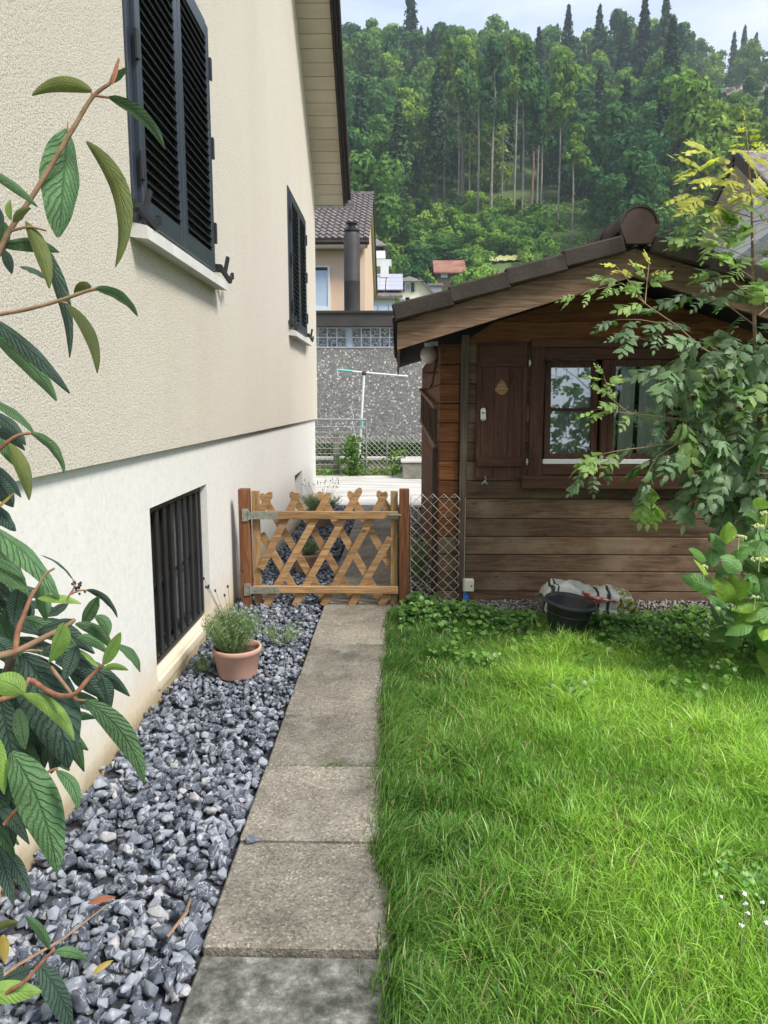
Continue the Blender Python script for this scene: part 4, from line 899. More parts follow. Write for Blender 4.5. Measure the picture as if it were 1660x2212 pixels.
# railing, posts, wall and rotary dryer at the back of the yard
rg = thing('yard_railing', 'pale metal railing with thin wires at the back of the yard beside the house corner', 'railing', (-1.4, 14.5, 0))
m_ = MB(); m_.tube([(-3.4, 14.5, 1.10), (-.59, 14.5, 1.075)], .022, 8); m_.build('top_rail', M['zinc'], rg)
for xx in (-3.3, -.60):
    m_ = MB(); m_.tube([(xx, 14.5, 0), (xx, 14.5, 1.08)], .018, 8); m_.build('railing_post', M['zinc'], rg)
for k in range(9):
    m_ = MB(); zz = .10 + k * .105; m_.tube([(-3.3, 14.5, zz), (-.6, 14.5, zz)], .006, 5); m_.build('railing_wire', M['wire'], rg)
for k in range(27):
    m_ = MB(); xx = -3.3 + k * .10; m_.tube([(xx, 14.51, .05), (xx, 14.51, 1.06)], .0022, 4); m_.build('railing_wire', M['wire'], rg)
m_ = MB(); m_.box((-1.26, 14.62, 0), (-1.14, 14.74, .80), .008); tag(m_.build('concrete_post', M['stonewall']), 'weathered square concrete fence post behind the yard railing', 'post')
fn = thing('boundary_mesh_fence', 'rusty fine wire-mesh fence running behind the yard towards the shed', 'fence', (0, 14.85, 0))
chainlink(-2.9, 1.1, 14.85, .05, .75, .10, .0042, False).build('wire_mesh', M['wire'], fn)
for xx in (-2.9, -.2, 1.1):
    m_ = MB(); m_.tube([(xx, 14.85, 0), (xx, 14.85, .8)], .015, 6); m_.build('fence_post', M['zinc'], fn)
lw = thing('low_retaining_wall', 'low mossy concrete wall with pale coping between yard and hedge', 'wall', (-1, 15.7, 0))
m_ = MB(); m_.box((-6, 15.6, -.1), (5, 15.9, .20)); m_.build('wall_body', M['stonewall'], lw)
m_ = MB(); m_.box((-6, 15.55, .202), (5, 15.95, .262), .006); m_.build('coping', M['concrete'], lw)
cbk = thing('corner_block', 'squat mossy concrete corner block with pale cap beside the shed', 'wall', (.5, 14.0, 0))
m_ = MB(); m_.box((.10, 13.75, 0), (.9, 14.3, .30), .02); m_.build('block', M['stonewall'], cbk); m_ = MB(); m_.box((.07, 13.72, .302), (.95, 14.33, .345), .008); m_.build('cap', M['concrete'], cbk)
dr = thing('rotary_clothes_dryer', 'bent white rotary clothes dryer with teal fittings leaning by the railing', 'clothes dryer', (-.78, 15.2, 0))
a = at_y(775, 985, 15.2); b_ = at_y(787, 806, 15.2); c_ = at_y(782, 912, 15.2); a.z = 0
m_ = MB(); m_.tube([a, b_], .024, 8); m_.build('pole', M['white'], dr)
m_ = MB(); m_.tube([c_ - Vector((0, 0, .12)), c_ + Vector((0, 0, .08))], .034, 8); m_.build('sleeve', M['teal'], dr); m_ = MB(); m_.ball(b_, .05, 8, 6); m_.build('hub', M['eavecap'], dr)
l, r_ = at_y(728, 799, 15.2), at_y(882, 813, 15.3); mid = l + (r_ - l) * .22
m_ = MB(); m_.tube([mid, r_], .019, 6); m_.build('arm', M['white'], dr)
m_ = MB(); m_.tube([l, mid], .028, 6); m_.build('arm', M['teal'], dr, label='teal arm end')
m_ = MB(); pts = [at_y(x_, y_, 15.15) for x_, y_ in ((728, 800), (731, 812), (738, 816))]; m_.tube(pts, .006, 4)
m_.tube([at_y(x_, y_, 15.15) for x_, y_ in ((763, 868), (758, 880), (764, 898), (762, 915), (768, 940), (772, 965))], .007, 4); m_.build('line', M['white'], dr)

# haze over the valley: one closed box round everything
m_ = MB(); m_.box((-215, -75, -9), (315, 475, 165)); o = tag(m_.build('haze', pm('tmp', [(0, (1, 1, 1))])), kind='stuff'); hz = bpy.data.materials.new('valley_haze'); hz.use_nodes = True; ht = hz.node_tree; ht.nodes.clear()
ho = ht.nodes.new('ShaderNodeOutputMaterial'); hv = ht.nodes.new('ShaderNodeVolumePrincipled'); hv.inputs['Color'].default_value = (.80, .87, 1, 1); hv.inputs['Density'].default_value = .00045; hv.inputs['Anisotropy'].default_value = .2
ht.links.new(hv.outputs[0], ho.inputs['Volume']); o.data.materials.clear(); o.data.materials.append(hz)
HAZE = o

# ================================================================== stones
def stone_proto(n=13, flat=.62):
    bm = bmesh.new()
    for i in range(n):
        v = Vector((rnd.gauss(0, 1), rnd.gauss(0, 1), rnd.gauss(0, 1))).normalized(); v *= rnd.uniform(.75, 1.05)
        bm.verts.new((v.x * 1.0, v.y * rnd.choice((.72, .8)), v.z * flat))
    r = bmesh.ops.convex_hull(bm, input=bm.verts[:]); bmesh.ops.delete(bm, geom=[g for g in r['geom_interior'] if isinstance(g, bmesh.types.BMVert)], context='VERTS')
    bmesh.ops.bevel(bm, geom=bm.edges[:], offset=.045, segments=1, affect='EDGES', clamp_overlap=True)
    bmesh.ops.triangulate(bm, faces=bm.faces[:]); bm.verts.ensure_lookup_table()
    V = np.array([v.co[:] for v in bm.verts]); F = np.array([[v.index for v in f.verts] for f in bm.faces]); bm.free(); return V, F
protos = [stone_proto(rnd.choice((10, 12, 14)), rnd.choice((.55, .66, .8))) for _ in range(26)]
protos_s = []
for _ in range(14):
    bm = bmesh.new()
    for i in range(9): v = Vector((rnd.gauss(0, 1), rnd.gauss(0, 1), rnd.gauss(0, 1))).normalized(); bm.verts.new((v.x, v.y * .8, v.z * .6))
    r = bmesh.ops.convex_hull(bm, input=bm.verts[:]); bm.verts.ensure_lookup_table()
    for i, v in enumerate(bm.verts): v.index = i
    used = sorted({v.index for f in bm.faces for v in f.verts}); mp2 = {u: i for i, u in enumerate(used)}
    V = np.array([bm.verts[u].co[:] for u in used]); F = np.array([[mp2[v.index] for v in f.verts] for f in bm.faces]); bm.free(); protos_s.append((V, F))
def rotm(a, b, c): return np.array((Matrix.Rotation(a, 3, 'Z') @ Matrix.Rotation(b, 3, 'X') @ Matrix.Rotation(c, 3, 'Y')))
def stones(region, dens, size, z, big=.12, rejects=None):
    out = []; (x0, x1, y0, y1) = region; n = int((x1 - x0) * (y1 - y0) * dens)
    for _ in range(n):
        x = rnd.uniform(x0, x1); yy = rnd.uniform(y0, y1)
        if rejects and rejects(x, yy): continue
        s = size * rnd.uniform(.6, 1.15) * (1.35 if rnd.random() < big else 1)
        out.append((x, yy, s, z + rnd.uniform(-.5, .35) * size))
    return out
def merge(name, items, mat, parent, ps):
    Vs, Fs, Cs = [], [], []; n = 0
    for (x, yy, s, z) in items:
        V, F = rnd.choice(ps); R_ = rotm(rnd.uniform(0, 6.28), rnd.gauss(0, .45), rnd.gauss(0, .45))
        W = (V * s) @ R_.T + np.array([x, yy, z]); Vs.append(W); Fs.append(F + n); Cs.append(np.full((len(W), 3), rnd.random())); n += len(W)
    o_ = np.array(org(parent)); me = npmesh(name, np.concatenate(Vs) - o_, np.concatenate(Fs), mat, np.concatenate(Cs))
    o = link(name, me, parent); return tag(o, kind='stuff')
near = stones((-1.15, -.535, .85, 3.4), 1050, .031, -.030, .10) + stones((-1.15, -.53, .85, 3.4), 780, .028, -.006, .22)
far = stones((-1.15, -.53, 3.4, 6.4), 1350, .026, -.022, .1) + stones((-1.15, -.525, 3.4, 6.4), 750, .024, -.002, .1) + stones((-1.15, -.53, 6.4, 10.2), 900, .026, -.012, .1)
near.sort(key=lambda q: (q[1] - 0) / (q[2] * 40) - q[3] * 30)
shown = [q for q in near if q[1] > 1.15 and q[0] > -.52 * q[1] - .06]; shown_set = set(shown[:290]); rest = [q for q in near if q not in shown_set]
pm_ = []
for V, F in protos:
    pm_.append(npmesh('stone', V, F, M['stone'], np.full((len(V), 3), rnd.random())))
bigs = [(-.66, 1.30, .040, .012), (-.60, 1.42, .038, .015), (-.75, 1.55, .036, .012), (-.62, 1.78, .034, .014), (-.97, 1.62, .036, .012), (-.47, 2.22, .026, .012), (-.70, 1.18, .042, .012), (-.55, 1.22, .038, .01)]
bigs = [(a, b, c * 1.12, d) for a, b, c, d in bigs]
for (x, yy, s, z) in bigs + shown[:290]:
    R_ = Matrix.Rotation(rnd.uniform(0, 6.28), 4, 'Z') @ Matrix.Rotation(rnd.gauss(0, .4), 4, 'X') @ Matrix.Rotation(rnd.gauss(0, .4), 4, 'Y')
    link('stone', rnd.choice(pm_), gravel, mat=Matrix.Translation((x, yy, z)) @ R_ @ Matrix.Scale(s, 4))
merge('gravel', rest, M['stone'], gravel, protos)
merge('gravel_far', far, M['stone'], gravel, protos_s)
def in_grass(x, yy): return yy < 4.86 - .05 * math.sin(x * 5)
pb = stones((.07, 3.2, 4.78, 5.26), 2600, .0135, -.008, .15) + stones((.03, .30, 5.2, 10.2), 900, .018, -.012)
merge('pebbles', pb, M['pebble'], bpy.data.objects['earth_bed'], protos_s)
# dry leaves and sticks on the stones
def curled_leaf(name, p, L, wd, az, mat, lab, cat='leaf', grp=None):
    m_ = leafstrip(Vector(p), Vector(p) + Vector((math.cos(az) * L, math.sin(az) * L, .004)), wd, Vector((0, 0, .012)), Vector((.1, -.3, 1)), .35)
    return tag(m_.build(name, mat, smooth=True), lab, cat, grp)

# ================================================================== leaf geometry
def leafstrip(p0, p1, wd, bend, nrm, fold=.25, shape='lance', nu=12, wave=.0, curl=.0):
    p0 = Vector(p0); p1 = Vector(p1); c = (p0 + p1) / 2 + Vector(bend); m_ = MB(); vs = []; uv = []
    ph = rnd.uniform(0, 6)
    for i in range(nu + 1):
        t = i / nu; p = p0 * (1 - t) ** 2 + c * 2 * t * (1 - t) + p1 * t * t
        d = ((c - p0) * (1 - t) + (p1 - c) * t).normalized(); s = d.cross(nrm)
        if s.length < 1e-3: s = d.cross(Vector((1, 0, 0)))
        s.normalize(); n_ = s.cross(d).normalized()
        if shape == 'lance': w_ = math.sin(math.pi * min(1, t * .97 + .015) ** .82) ** .8
        elif shape == 'ovate': w_ = math.sin(math.pi * min(1, t * .98 + .01) ** .78) ** .72 * (1 - .25 * t ** 6)
        else: w_ = math.sin(math.pi * t)
        w_ = max(.03, w_) * wd / 2
        for v in (-1, -.55, 0, .55, 1):
            wv = wave * wd * math.sin(ph + t * 17 + v) * abs(v)
            vs.append(p + s * (v * w_) - n_ * (fold * abs(v) ** 1.3 * w_ - wv) - n_ * (curl * wd * v * v))
            uv.append((t, .5 + v / 2))
    fs = [(i * 5 + j, i * 5 + j + 1, i * 5 + 6 + j, i * 5 + 5 + j) for i in range(nu) for j in range(4)]
    m_.add(vs, fs); m_.uv = uv; return m_
curled_leaf('dry_leaf', (-.86, 1.87, .035), .075, .022, .3, M['v_r'], 'brown curled dry leaf on the dark stones by the big shrub')
curled_leaf('dry_leaf', (-.735, 1.60, .045), .055, .016, .9, M['v_y'], 'pale yellow dry leaf lying on the dark stones')
for i, pts in enumerate(([(-1.06, 1.42, .03), (-.93, 1.62, .05), (-.86, 1.72, .045), (-.80, 1.86, .04)], [(-.85, 1.30, .03), (-.74, 1.34, .045), (-.66, 1.33, .04)], [(-.60, 1.75, .03), (-.57, 1.82, .045), (-.58, 1.90, .03)])):
    m_ = MB(); m_.tube(pts, [.004, .0045, .003, .002][:len(pts)], 5); tag(m_.build('dry_stick', M['twig']), ['long thin dry twig across the stones beside the shrub', 'short curved dry twig on the nearest stones', 'small bent stem between stones and path'][i], 'twig')

# ================================================================== foreground leatherleaf shrub (traced leaf by leaf, each at its own distance)
vib = thing('leatherleaf_shrub', 'large shrub with long wrinkled drooping leaves in the left foreground', 'shrub', (-.95, .95, 0))
VL = """198,196,69,206,30,o,26 148,278,129,512,80,g,0 187,306,249,576,38,o,-60 234,211,357,323,18,g,-22 243,183,258,123,9,r,0 248,180,274,147,10,g,0
-30,365,82,447,20,g,-6 10,480,-6,560,30,g,0 26,476,24,432,12,l,0 28,480,66,448,22,o,8 5,530,129,544,32,g,14 56,478,107,623,30,o,-14 60,492,150,772,28,d,-34 103,600,44,575,18,d,8 10,540,26,592,20,d,0 -10,440,8,520,14,d,0
206,624,298,684,16,g,-16 146,656,211,806,28,o,-26 196,622,160,634,20,o,10 -30,680,152,848,34,d,-10 -20,722,122,866,38,g,-16
-30,862,76,938,24,g,-14 66,937,138,1023,15,g,-18 -20,890,56,962,28,d,-10 -30,925,54,973,22,d,-10 -20,935,30,1004,26,g,-8 16,955,63,1080,28,o,-14 -30,1000,46,1074,26,d,-8 30,1064,-12,1100,18,y,0 -20,1085,36,1146,38,d,0 -10,1030,30,1095,40,d,0
-50,1125,130,1290,50,g,-24 159,1252,88,1199,8,d,12 186,1275,254,1335,10,d,-14
-30,1205,56,1252,20,g,-10 -40,1222,62,1284,30,g,-16 -20,1258,24,1292,24,d,0 42,1270,28,1350,40,d,0 66,1330,40,1268,24,d,0 92,1258,100,1340,30,g,0 82,1292,176,1304,22,l,8
160,1337,70,1368,28,d,0 20,1338,82,1368,26,d,0 66,1300,62,1352,24,d,0 177,1350,214,1288,28,g,0 205,1332,234,1375,24,g,-12 137,1350,104,1432,42,l,0 163,1348,246,1410,24,g,-18 170,1375,232,1412,22,g,-10 222,1436,261,1366,28,l,0 223,1446,278,1448,10,l,4 215,1440,176,1404,11,l,-4 254,1392,304,1452,24,g,-16
90,1404,200,1442,40,d,12 120,1430,281,1504,36,d,24 222,1466,237,1540,36,d,0 48,1412,148,1660,104,d,-24 150,1452,224,1514,36,d,-8 48,1498,160,1600,30,l,-26 52,1500,-20,1470,50,l,10 183,1512,312,1692,44,g,-30 168,1395,140,1470,30,d,0 100,1330,150,1300,24,d,0
40,1530,55,1620,30,g,0 95,1522,76,1705,74,d,-10 25,1625,124,1886,80,g,-20 122,1664,168,1750,26,g,-20 100,1672,92,1738,22,g,0 138,1590,110,1672,34,d,0 -10,1590,10,1716,30,l,0 -30,1770,34,1852,28,g,-10 10,1740,30,1830,30,d,0 -20,1560,30,1760,60,d,0 -10,1380,40,1440,40,d,0 -20,1450,60,1530,60,d,0 0,1500,40,1690,70,d,0 -40,1640,10,1790,60,d,0
106,2052,53,1978,20,g,8 118,2056,192,2076,20,g,10 66,2094,2,2120,34,d,0 -50,2146,90,2142,42,l,0 80,2078,160,2234,50,d,-16 -20,2020,42,1994,12,o,6 6,2020,10,2084,20,y,0 -30,2090,0,2140,40,d,0"""
vr = random.Random(3)
for tok in VL.split():
    bx_, by_, tx, ty, wd, kd, bd_ = tok.split(','); bx_, by_, tx, ty, wd, bd_ = map(float, (bx_, by_, tx, ty, wd, bd_))
    low = by_ > 1900; d0 = (1.50 if low else 1.12) + vr.uniform(-.06, .10) + (.10 if kd == 'd' else (-.05 if kd == 'l' else 0)); d1 = d0 + vr.uniform(-.035, .035)
    P0, P1 = at_d(bx_, by_, d0), at_d(tx, ty, d1); k = d0 / 1600
    ang = math.atan2(-(ty - by_), tx - bx_); px, py = -math.sin(ang), math.cos(ang)
    sg_ = 1 if bd_ > 0 else -1
    if tx < bx_: sg_ = -sg_
    bend = (_R * px + _U * py) * abs(bd_) * 1.5 * k
    if bend.dot(Vector((0, 0, 1))) < 0: bend = -bend
    bend += Vector((0, 0, 1)) * 3 * k
    nrm = (C0 - P0).normalized() + Vector((0, 0, .35)); tang = (P1 - P0).normalized(); w_ = wd * k
    if wd < 20 and kd != 'r': nrm = Matrix.Rotation(rad(vr.choice((55, 60))), 3, tang) @ nrm; w_ *= 1.7
    else: nrm = Matrix.Rotation(rad(vr.uniform(-28, 28)), 3, tang) @ nrm
    if tang.cross(nrm).length < .1: nrm += Vector((.3, 0, 0))
    m_ = leafstrip(P0, P1, w_ * 1.08, bend, nrm, .30 if kd != 'l' else .45, 'lance', 14, .035 if kd in 'dg' else .012, curl=vr.uniform(0, .12))
    m_.build('leaf', M['v_' + kd], vib, True, 'reddish bud leaf' if kd == 'r' else ('yellowed leaf' if kd == 'y' else None))
def stem(pts, r0, r1, mat='twig', d=1.12, par=None, name='stem'):
    P_ = [at_d(p[0], p[1], p[2] if len(p) > 2 else d) for p in pts]; n = len(P_)
    # smooth the polyline
    Q = []
    for i in range(n - 1):
        for j in range(4):
            t = j / 4; a, b, c, e = P_[max(i - 1, 0)], P_[i], P_[i + 1], P_[min(i + 2, n - 1)]
            Q.append(.5 * ((2 * b) + (c - a) * t + (2 * a - 5 * b + 4 * c - e) * t * t + (3 * b - a - 3 * c + e) * t ** 3))
    Q.append(P_[-1]); r0, r1 = r0 * .78, r1 * .85; m_ = MB(); m_.tube(Q, [r0 + (r1 - r0) * i / (len(Q) - 1) for i in range(len(Q))], 7); return m_.build(name, M[mat], par or vib, True)
stem([(-90, 700), (-10, 560), (20, 500), (82, 405), (160, 275), (200, 210), (238, 180)], .0062, .0032)
stem([(238, 180), (250, 150), (258, 128)], .0035, .0015, 'twigred'); stem([(200, 206), (236, 211)], .0025, .002, 'twigred'); stem([(200, 210), (197, 194)], .002, .0015, 'twigred')
stem([(20, 500), (62, 490), (100, 498)], .003, .002); stem([(12, 520), (30, 476), (50, 462)], .003, .0015, 'twigred'); stem([(148, 285), (146, 262)], .002, .001)
stem([(-90, 700), (0, 679), (60, 668), (129, 649), (190, 628), (214, 624)], .0042, .003); stem([(130, 650), (146, 656)], .002, .002)
stem([(-80, 1060), (-20, 990), (30, 945), (66, 936)], .005, .0025, 'twigred')
stem([(-120, 1500), (-40, 1430), (33, 1408), (90, 1380), (144, 1352), (162, 1338)], .0085, .0035); stem([(33, 1408), (40, 1360), (52, 1330), (66, 1292), (74, 1275)], .006, .003, 'twigred')
stem([(33, 1408), (60, 1405), (92, 1406)], .004, .002); stem([(70, 1470, 1.16), (120, 1500, 1.12), (160, 1500, 1.08), (190, 1468, 1.08), (221, 1438, 1.08)], .0055, .0035, 'twigred', 1.08)
stem([(-40, 1530, 1.1), (0, 1512, 1.1), (44, 1497, 1.1), (64, 1464, 1.1)], .006, .0032, 'twigred'); stem([(62, 1300), (80, 1270), (100, 1240), (118, 1228)], .003, .002)
stem([(144, 1300), (150, 1286), (160, 1270), (159, 1252)], .0022, .0016); stem([(152, 1284), (170, 1276), (188, 1275)], .0022, .0016)
stem([(10, 1780, 1.2), (60, 1720, 1.17), (80, 1690, 1.15), (100, 1670, 1.15), (124, 1660, 1.15)], .004, .0025, 'twigred'); stem([(165, 1512), (184, 1513)], .003, .002); stem([(110, 1440), (165, 1512)], .004, .003)
stem([(-60, 2230, 1.6), (10, 2150, 1.52), (53, 2121, 1.5), (90, 2080, 1.5), (118, 2050, 1.5)], .0075, .0035, 'twigred', 1.5)
for p in ([(-60, 1700, 1.2), (-20, 1600, 1.2), (5, 1480, 1.18), (33, 1408, 1.14)], [(-150, 1500, 1.2), (-120, 1000, 1.2), (-90, 700, 1.14)]): stem(p, .010, .007, 'bark')
m_ = MB(); a = at_d(-60, 1700, 1.2); m_.tube([(-.98, .95, -.02), (-.95, 1.0, .3), tuple(a)], [.022, .018, .010], 8); m_.tube([(-.98, .95, 0), (-1.0, .98, .5), tuple(at_d(-150, 1500, 1.2))], [.02, .015, .009], 8); m_.tube([(-.98, .95, 0), (-.95, 1.1, .15), tuple(at_d(-60, 2230, 1.6))], [.015, .01, .007], 8); m_.build('stem', M['bark'], vib, True)
bc = at_d(169, 1266, 1.12); m_ = MB()
for i in range(16): m_.ball(bc + Vector((vr.gauss(0, .0035), vr.gauss(0, .003), vr.gauss(0, .0045))), .0022, 6, 4)
m_.build('seed_cluster', M['lavhead'], vib, True)

for i in range(95):     # the dark inner mass of the shrub
    x = vr.uniform(-80, 130); y_ = vr.uniform(1130, 1850)
    if x > 40 + 100 * math.exp(-((y_ - 1500) / 170.0) ** 2) and x > 10: continue
    a = vr.uniform(-2.2, .3); L = vr.uniform(90, 170); d0 = vr.uniform(1.22, 1.42); P0, P1 = at_d(x, y_, d0), at_d(x + math.cos(a) * L, y_ - math.sin(a) * L, d0 + vr.uniform(-.06, .04))
    nrm = Matrix.Rotation(rad(vr.uniform(-50, 50)), 3, (P1 - P0).normalized()) @ ((C0 - P0).normalized() + Vector((0, 0, .3)))
    leafstrip(P0, P1, L * .27 * d0 / 1600, Vector((0, 0, .02)), nrm, .3, 'lance', 10, .03, vr.uniform(0, .1)).build('leaf', M['v_' + vr.choice('ddgg')], vib, True)
# ================================================================== lawn
def patch(x, y_): return mnoise.noise(Vector((x * 1.3, y_ * 1.3, 1.7))), mnoise.noise(Vector((x * 4, y_ * 4, 5.1)))
def blades(N, xy, hmin, hmax, wd, levels, seed, mode='lawn', lean=.55, hfun=None):
    g = np.random.default_rng(seed); x, y_ = xy[:, 0], xy[:, 1]; N = len(x)
    p = np.array([patch(a, b) for a, b in xy]); n1_, n2_ = p[:, 0], p[:, 1]
    h = g.uniform(hmin, hmax, N) * (1 + .5 * n1_ + .45 * n2_)
    if hfun is not None: h *= hfun(x, y_)
    az = g.uniform(0, 2 * np.pi, N) + n2_ * 2; ln = g.uniform(.15, 1, N) * lean * (1.2 + .6 * n1_); w_ = wd * g.uniform(.6, 1.3, N)
    edge_ = x < .09; az = np.where(edge_ & (np.cos(az) < -.2), az + np.pi * .8, az); dx, dy = np.cos(az), np.sin(az); fa = g.uniform(0, np.pi, N); sx_, sy_ = np.cos(fa), np.sin(fa)
    base = np.stack([x, y_, np.full(N, -.012)], 1); vs = []
    ts = np.linspace(0, 1, levels)
    for i, t in enumerate(ts):
        out = h * ln * t ** 2.0; up = h * (t - .35 * ln * t ** 2.6)
        c = base + np.stack([dx * out, dy * out, up], 1)
        if i == levels - 1: vs.append(c)
        else:
            ww = w_ * (1 - t ** 2 * .75) / 2; sd = np.stack([sx_ * ww, sy_ * ww, ww * 0], 1); vs += [c - sd, c + sd]
    V = np.stack(vs, 1); k = V.shape[1]; fs = []
    for i in range(levels - 2): a = 2 * i; fs += [(a, a + 1, a + 3), (a, a + 3, a + 2)]
    a = 2 * (levels - 2); fs.append((a, a + 1, a + 2))
    F = (np.array(fs)[None] + (np.arange(N) * k)[:, None, None]).reshape(-1, 3)
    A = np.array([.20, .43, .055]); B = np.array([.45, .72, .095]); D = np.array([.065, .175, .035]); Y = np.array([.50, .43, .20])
    f = np.clip(.42 + .75 * n1_ + .5 * n2_ + g.normal(0, .16, N), 0, 1)[:, None]; col = A * (1 - f) + B * f
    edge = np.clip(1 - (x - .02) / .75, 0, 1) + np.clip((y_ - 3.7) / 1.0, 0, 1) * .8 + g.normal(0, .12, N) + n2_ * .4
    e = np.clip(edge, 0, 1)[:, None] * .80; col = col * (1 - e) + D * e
    dead = g.random(N) < (.045 + .10 * np.clip(-n2_ + .1, 0, 1)); col[dead] = Y * g.uniform(.6, 1.1, (dead.sum(), 1))
    col = col * g.uniform(.75, 1.25, (N, 1)); C = np.repeat(col[:, None], k, 1)
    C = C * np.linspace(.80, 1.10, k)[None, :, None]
    return V.reshape(-1, 3), F, C.reshape(-1, 3)
def spread(N, seed, xmin=.0, ymin=1.15, ymax=4.85):
    g = np.random.default_rng(seed); y_ = ymin + (ymax - ymin) * g.random(N * 2) ** 1.0; x = g.random(N * 2) * 3.3 + xmin + np.where(y_ < 2.0, .04, 0)
    ok = x < .60 * y_ + .35; x, y_ = x[ok][:N], y_[ok][:N]
    return np.stack([x, y_], 1)
def join(parts):
    n = 0; V, F, C = [], [], []
    for a, b, c in parts: V.append(a); F.append(b + n); C.append(c); n += len(a)
    return np.concatenate(V), np.concatenate(F), np.concatenate(C)
xy1 = spread(185000, 21); xy2 = spread(42000, 22)
g = np.random.default_rng(5)
ey = g.uniform(1.15, 4.9, 15000); ex = np.stack([g.normal(.035, .030, 15000) - .045 * np.clip(ey - 1.9, 0, .5) * 2 - .035 * np.exp(-((ey - 2.15) / .12) ** 2), ey], 1)          # ragged verge along the path
tuft = []
for _ in range(150):
    tx_, ty_ = rnd.uniform(.0, 2.4), rnd.uniform(1.2, 4.6)
    if rnd.random() < .4: tx_ = rnd.uniform(.0, .35)
    if tx_ > .6 * ty_ + .3: continue
    tuft.append(np.stack([g.normal(tx_, .035, 110), g.normal(ty_, .035, 110)], 1))
tuft = np.concatenate(tuft)
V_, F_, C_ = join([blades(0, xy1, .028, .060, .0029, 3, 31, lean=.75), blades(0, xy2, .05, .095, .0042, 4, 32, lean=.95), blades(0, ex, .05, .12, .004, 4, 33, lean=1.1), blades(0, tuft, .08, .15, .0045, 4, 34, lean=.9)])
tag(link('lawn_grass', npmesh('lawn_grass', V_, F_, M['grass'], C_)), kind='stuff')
xj = np.concatenate([np.stack([g.normal(-.24, .06, 60), g.normal(2.735, .012, 60)], 1), np.stack([g.normal(.01, .02, 300), g.uniform(1.3, 2.3, 300)], 1)])
V_, F_, C_ = blades(0, xj, .02, .06, .003, 4, 40, lean=1.4); tag(link('joint_grass', npmesh('joint_grass', V_, F_, M['grass'], C_)), kind='stuff')
# low leafy ground cover along the shed
def discs(N, pts, size, seed, cols, lobes=5):
    g = np.random.default_rng(seed); n = 2 * lobes; N = len(pts); s = size * g.uniform(.6, 1.3, N)
    nrm = np.stack([g.normal(0, .45, N), g.normal(-.25, .45, N), np.ones(N)], 1); nrm /= np.linalg.norm(nrm, axis=1)[:, None]
    a = np.cross(nrm, np.array([0, 1, .3])); a /= np.linalg.norm(a, axis=1)[:, None]; b = np.cross(nrm, a); ph = g.uniform(0, 6.28, N)
    vs = [pts]
    for k in range(n):
        t = ph + 2 * np.pi * k / n; r = s * (1 if k % 2 else (.66 if lobes == 3 else .86)); vs.append(pts + (a * np.cos(t)[:, None] + b * np.sin(t)[:, None]) * r[:, None] + nrm * (s * .18)[:, None])
    V = np.stack(vs, 1); fs = [(0, 1 + k, 1 + (k + 1) % n) for k in range(n)]
    F = (np.array(fs)[None] + (np.arange(N) * (n + 1))[:, None, None]).reshape(-1, 3)
    c = np.array(cols)[g.integers(0, len(cols), N)] * g.uniform(.7, 1.3, (N, 1)); C = np.repeat(c[:, None], n + 1, 1)
    return V.reshape(-1, 3), F, C.reshape(-1, 3)
def cover(N, seed):
    g = np.random.default_rng(seed); x = g.uniform(.02, 3.2, N * 2); f = g.random(N * 2)
    ytop = 4.78 + .10 * np.sin(x * 4.1) - .04 * np.sin(x * 9) - .16 * np.exp(-((x - 1.35) / .3) ** 2); ybot = 4.15 + .16 * np.sin(x * 2.3 + 1) - .35 * np.clip(x - 1.6, 0, 1) + .25 * np.clip(.5 - x, 0, .5)
    y_ = ybot + (ytop - ybot) * f ** .8; hh = .02 + .10 * np.sin(np.pi * np.clip(f, 0, 1)) * (.6 + .6 * np.abs(np.sin(x * 3 + 1)))
    z = g.uniform(.0, 1, N * 2) ** .7 * hh; z = np.where((np.abs(x - 1.04) < .17) & (y_ > 4.05), z * .22, z); ok = np.array([mnoise.noise(Vector((a * 5, b * 5, 2))) > -.35 and not (abs(a - 1.04) < .13 and b > 4.26) for a, b in zip(x, y_)])
    return np.stack([x, y_, z], 1)[ok][:N]
cc = cover(9500, 51); dk = [(.045, .12, .025), (.07, .17, .03), (.10, .22, .04)]; lt = [(.16, .32, .05), (.12, .27, .045)]
sprig = []
for _ in range(34):
    a, b = rnd.uniform(.1, 2.3), rnd.uniform(3.3, 4.5)
    if a > .55 * b: continue
    n = rnd.randint(5, 22); sprig.append(np.stack([np.random.default_rng(_).normal(a, .05, n), np.random.default_rng(_ + 9).normal(b, .05, n), np.random.default_rng(_ + 5).uniform(.04, .085, n)], 1))
gc = cover(900, 52); gc[:, 2] += .03
V_, F_, C_ = join([discs(0, cc, .0125, 61, dk, 4), discs(0, gc, .018, 62, lt, 6), discs(0, np.concatenate(sprig), .015, 63, lt, 5)])
tag(link('ground_cover', npmesh('ground_cover', V_, F_, M['grass'], C_)), kind='stuff')
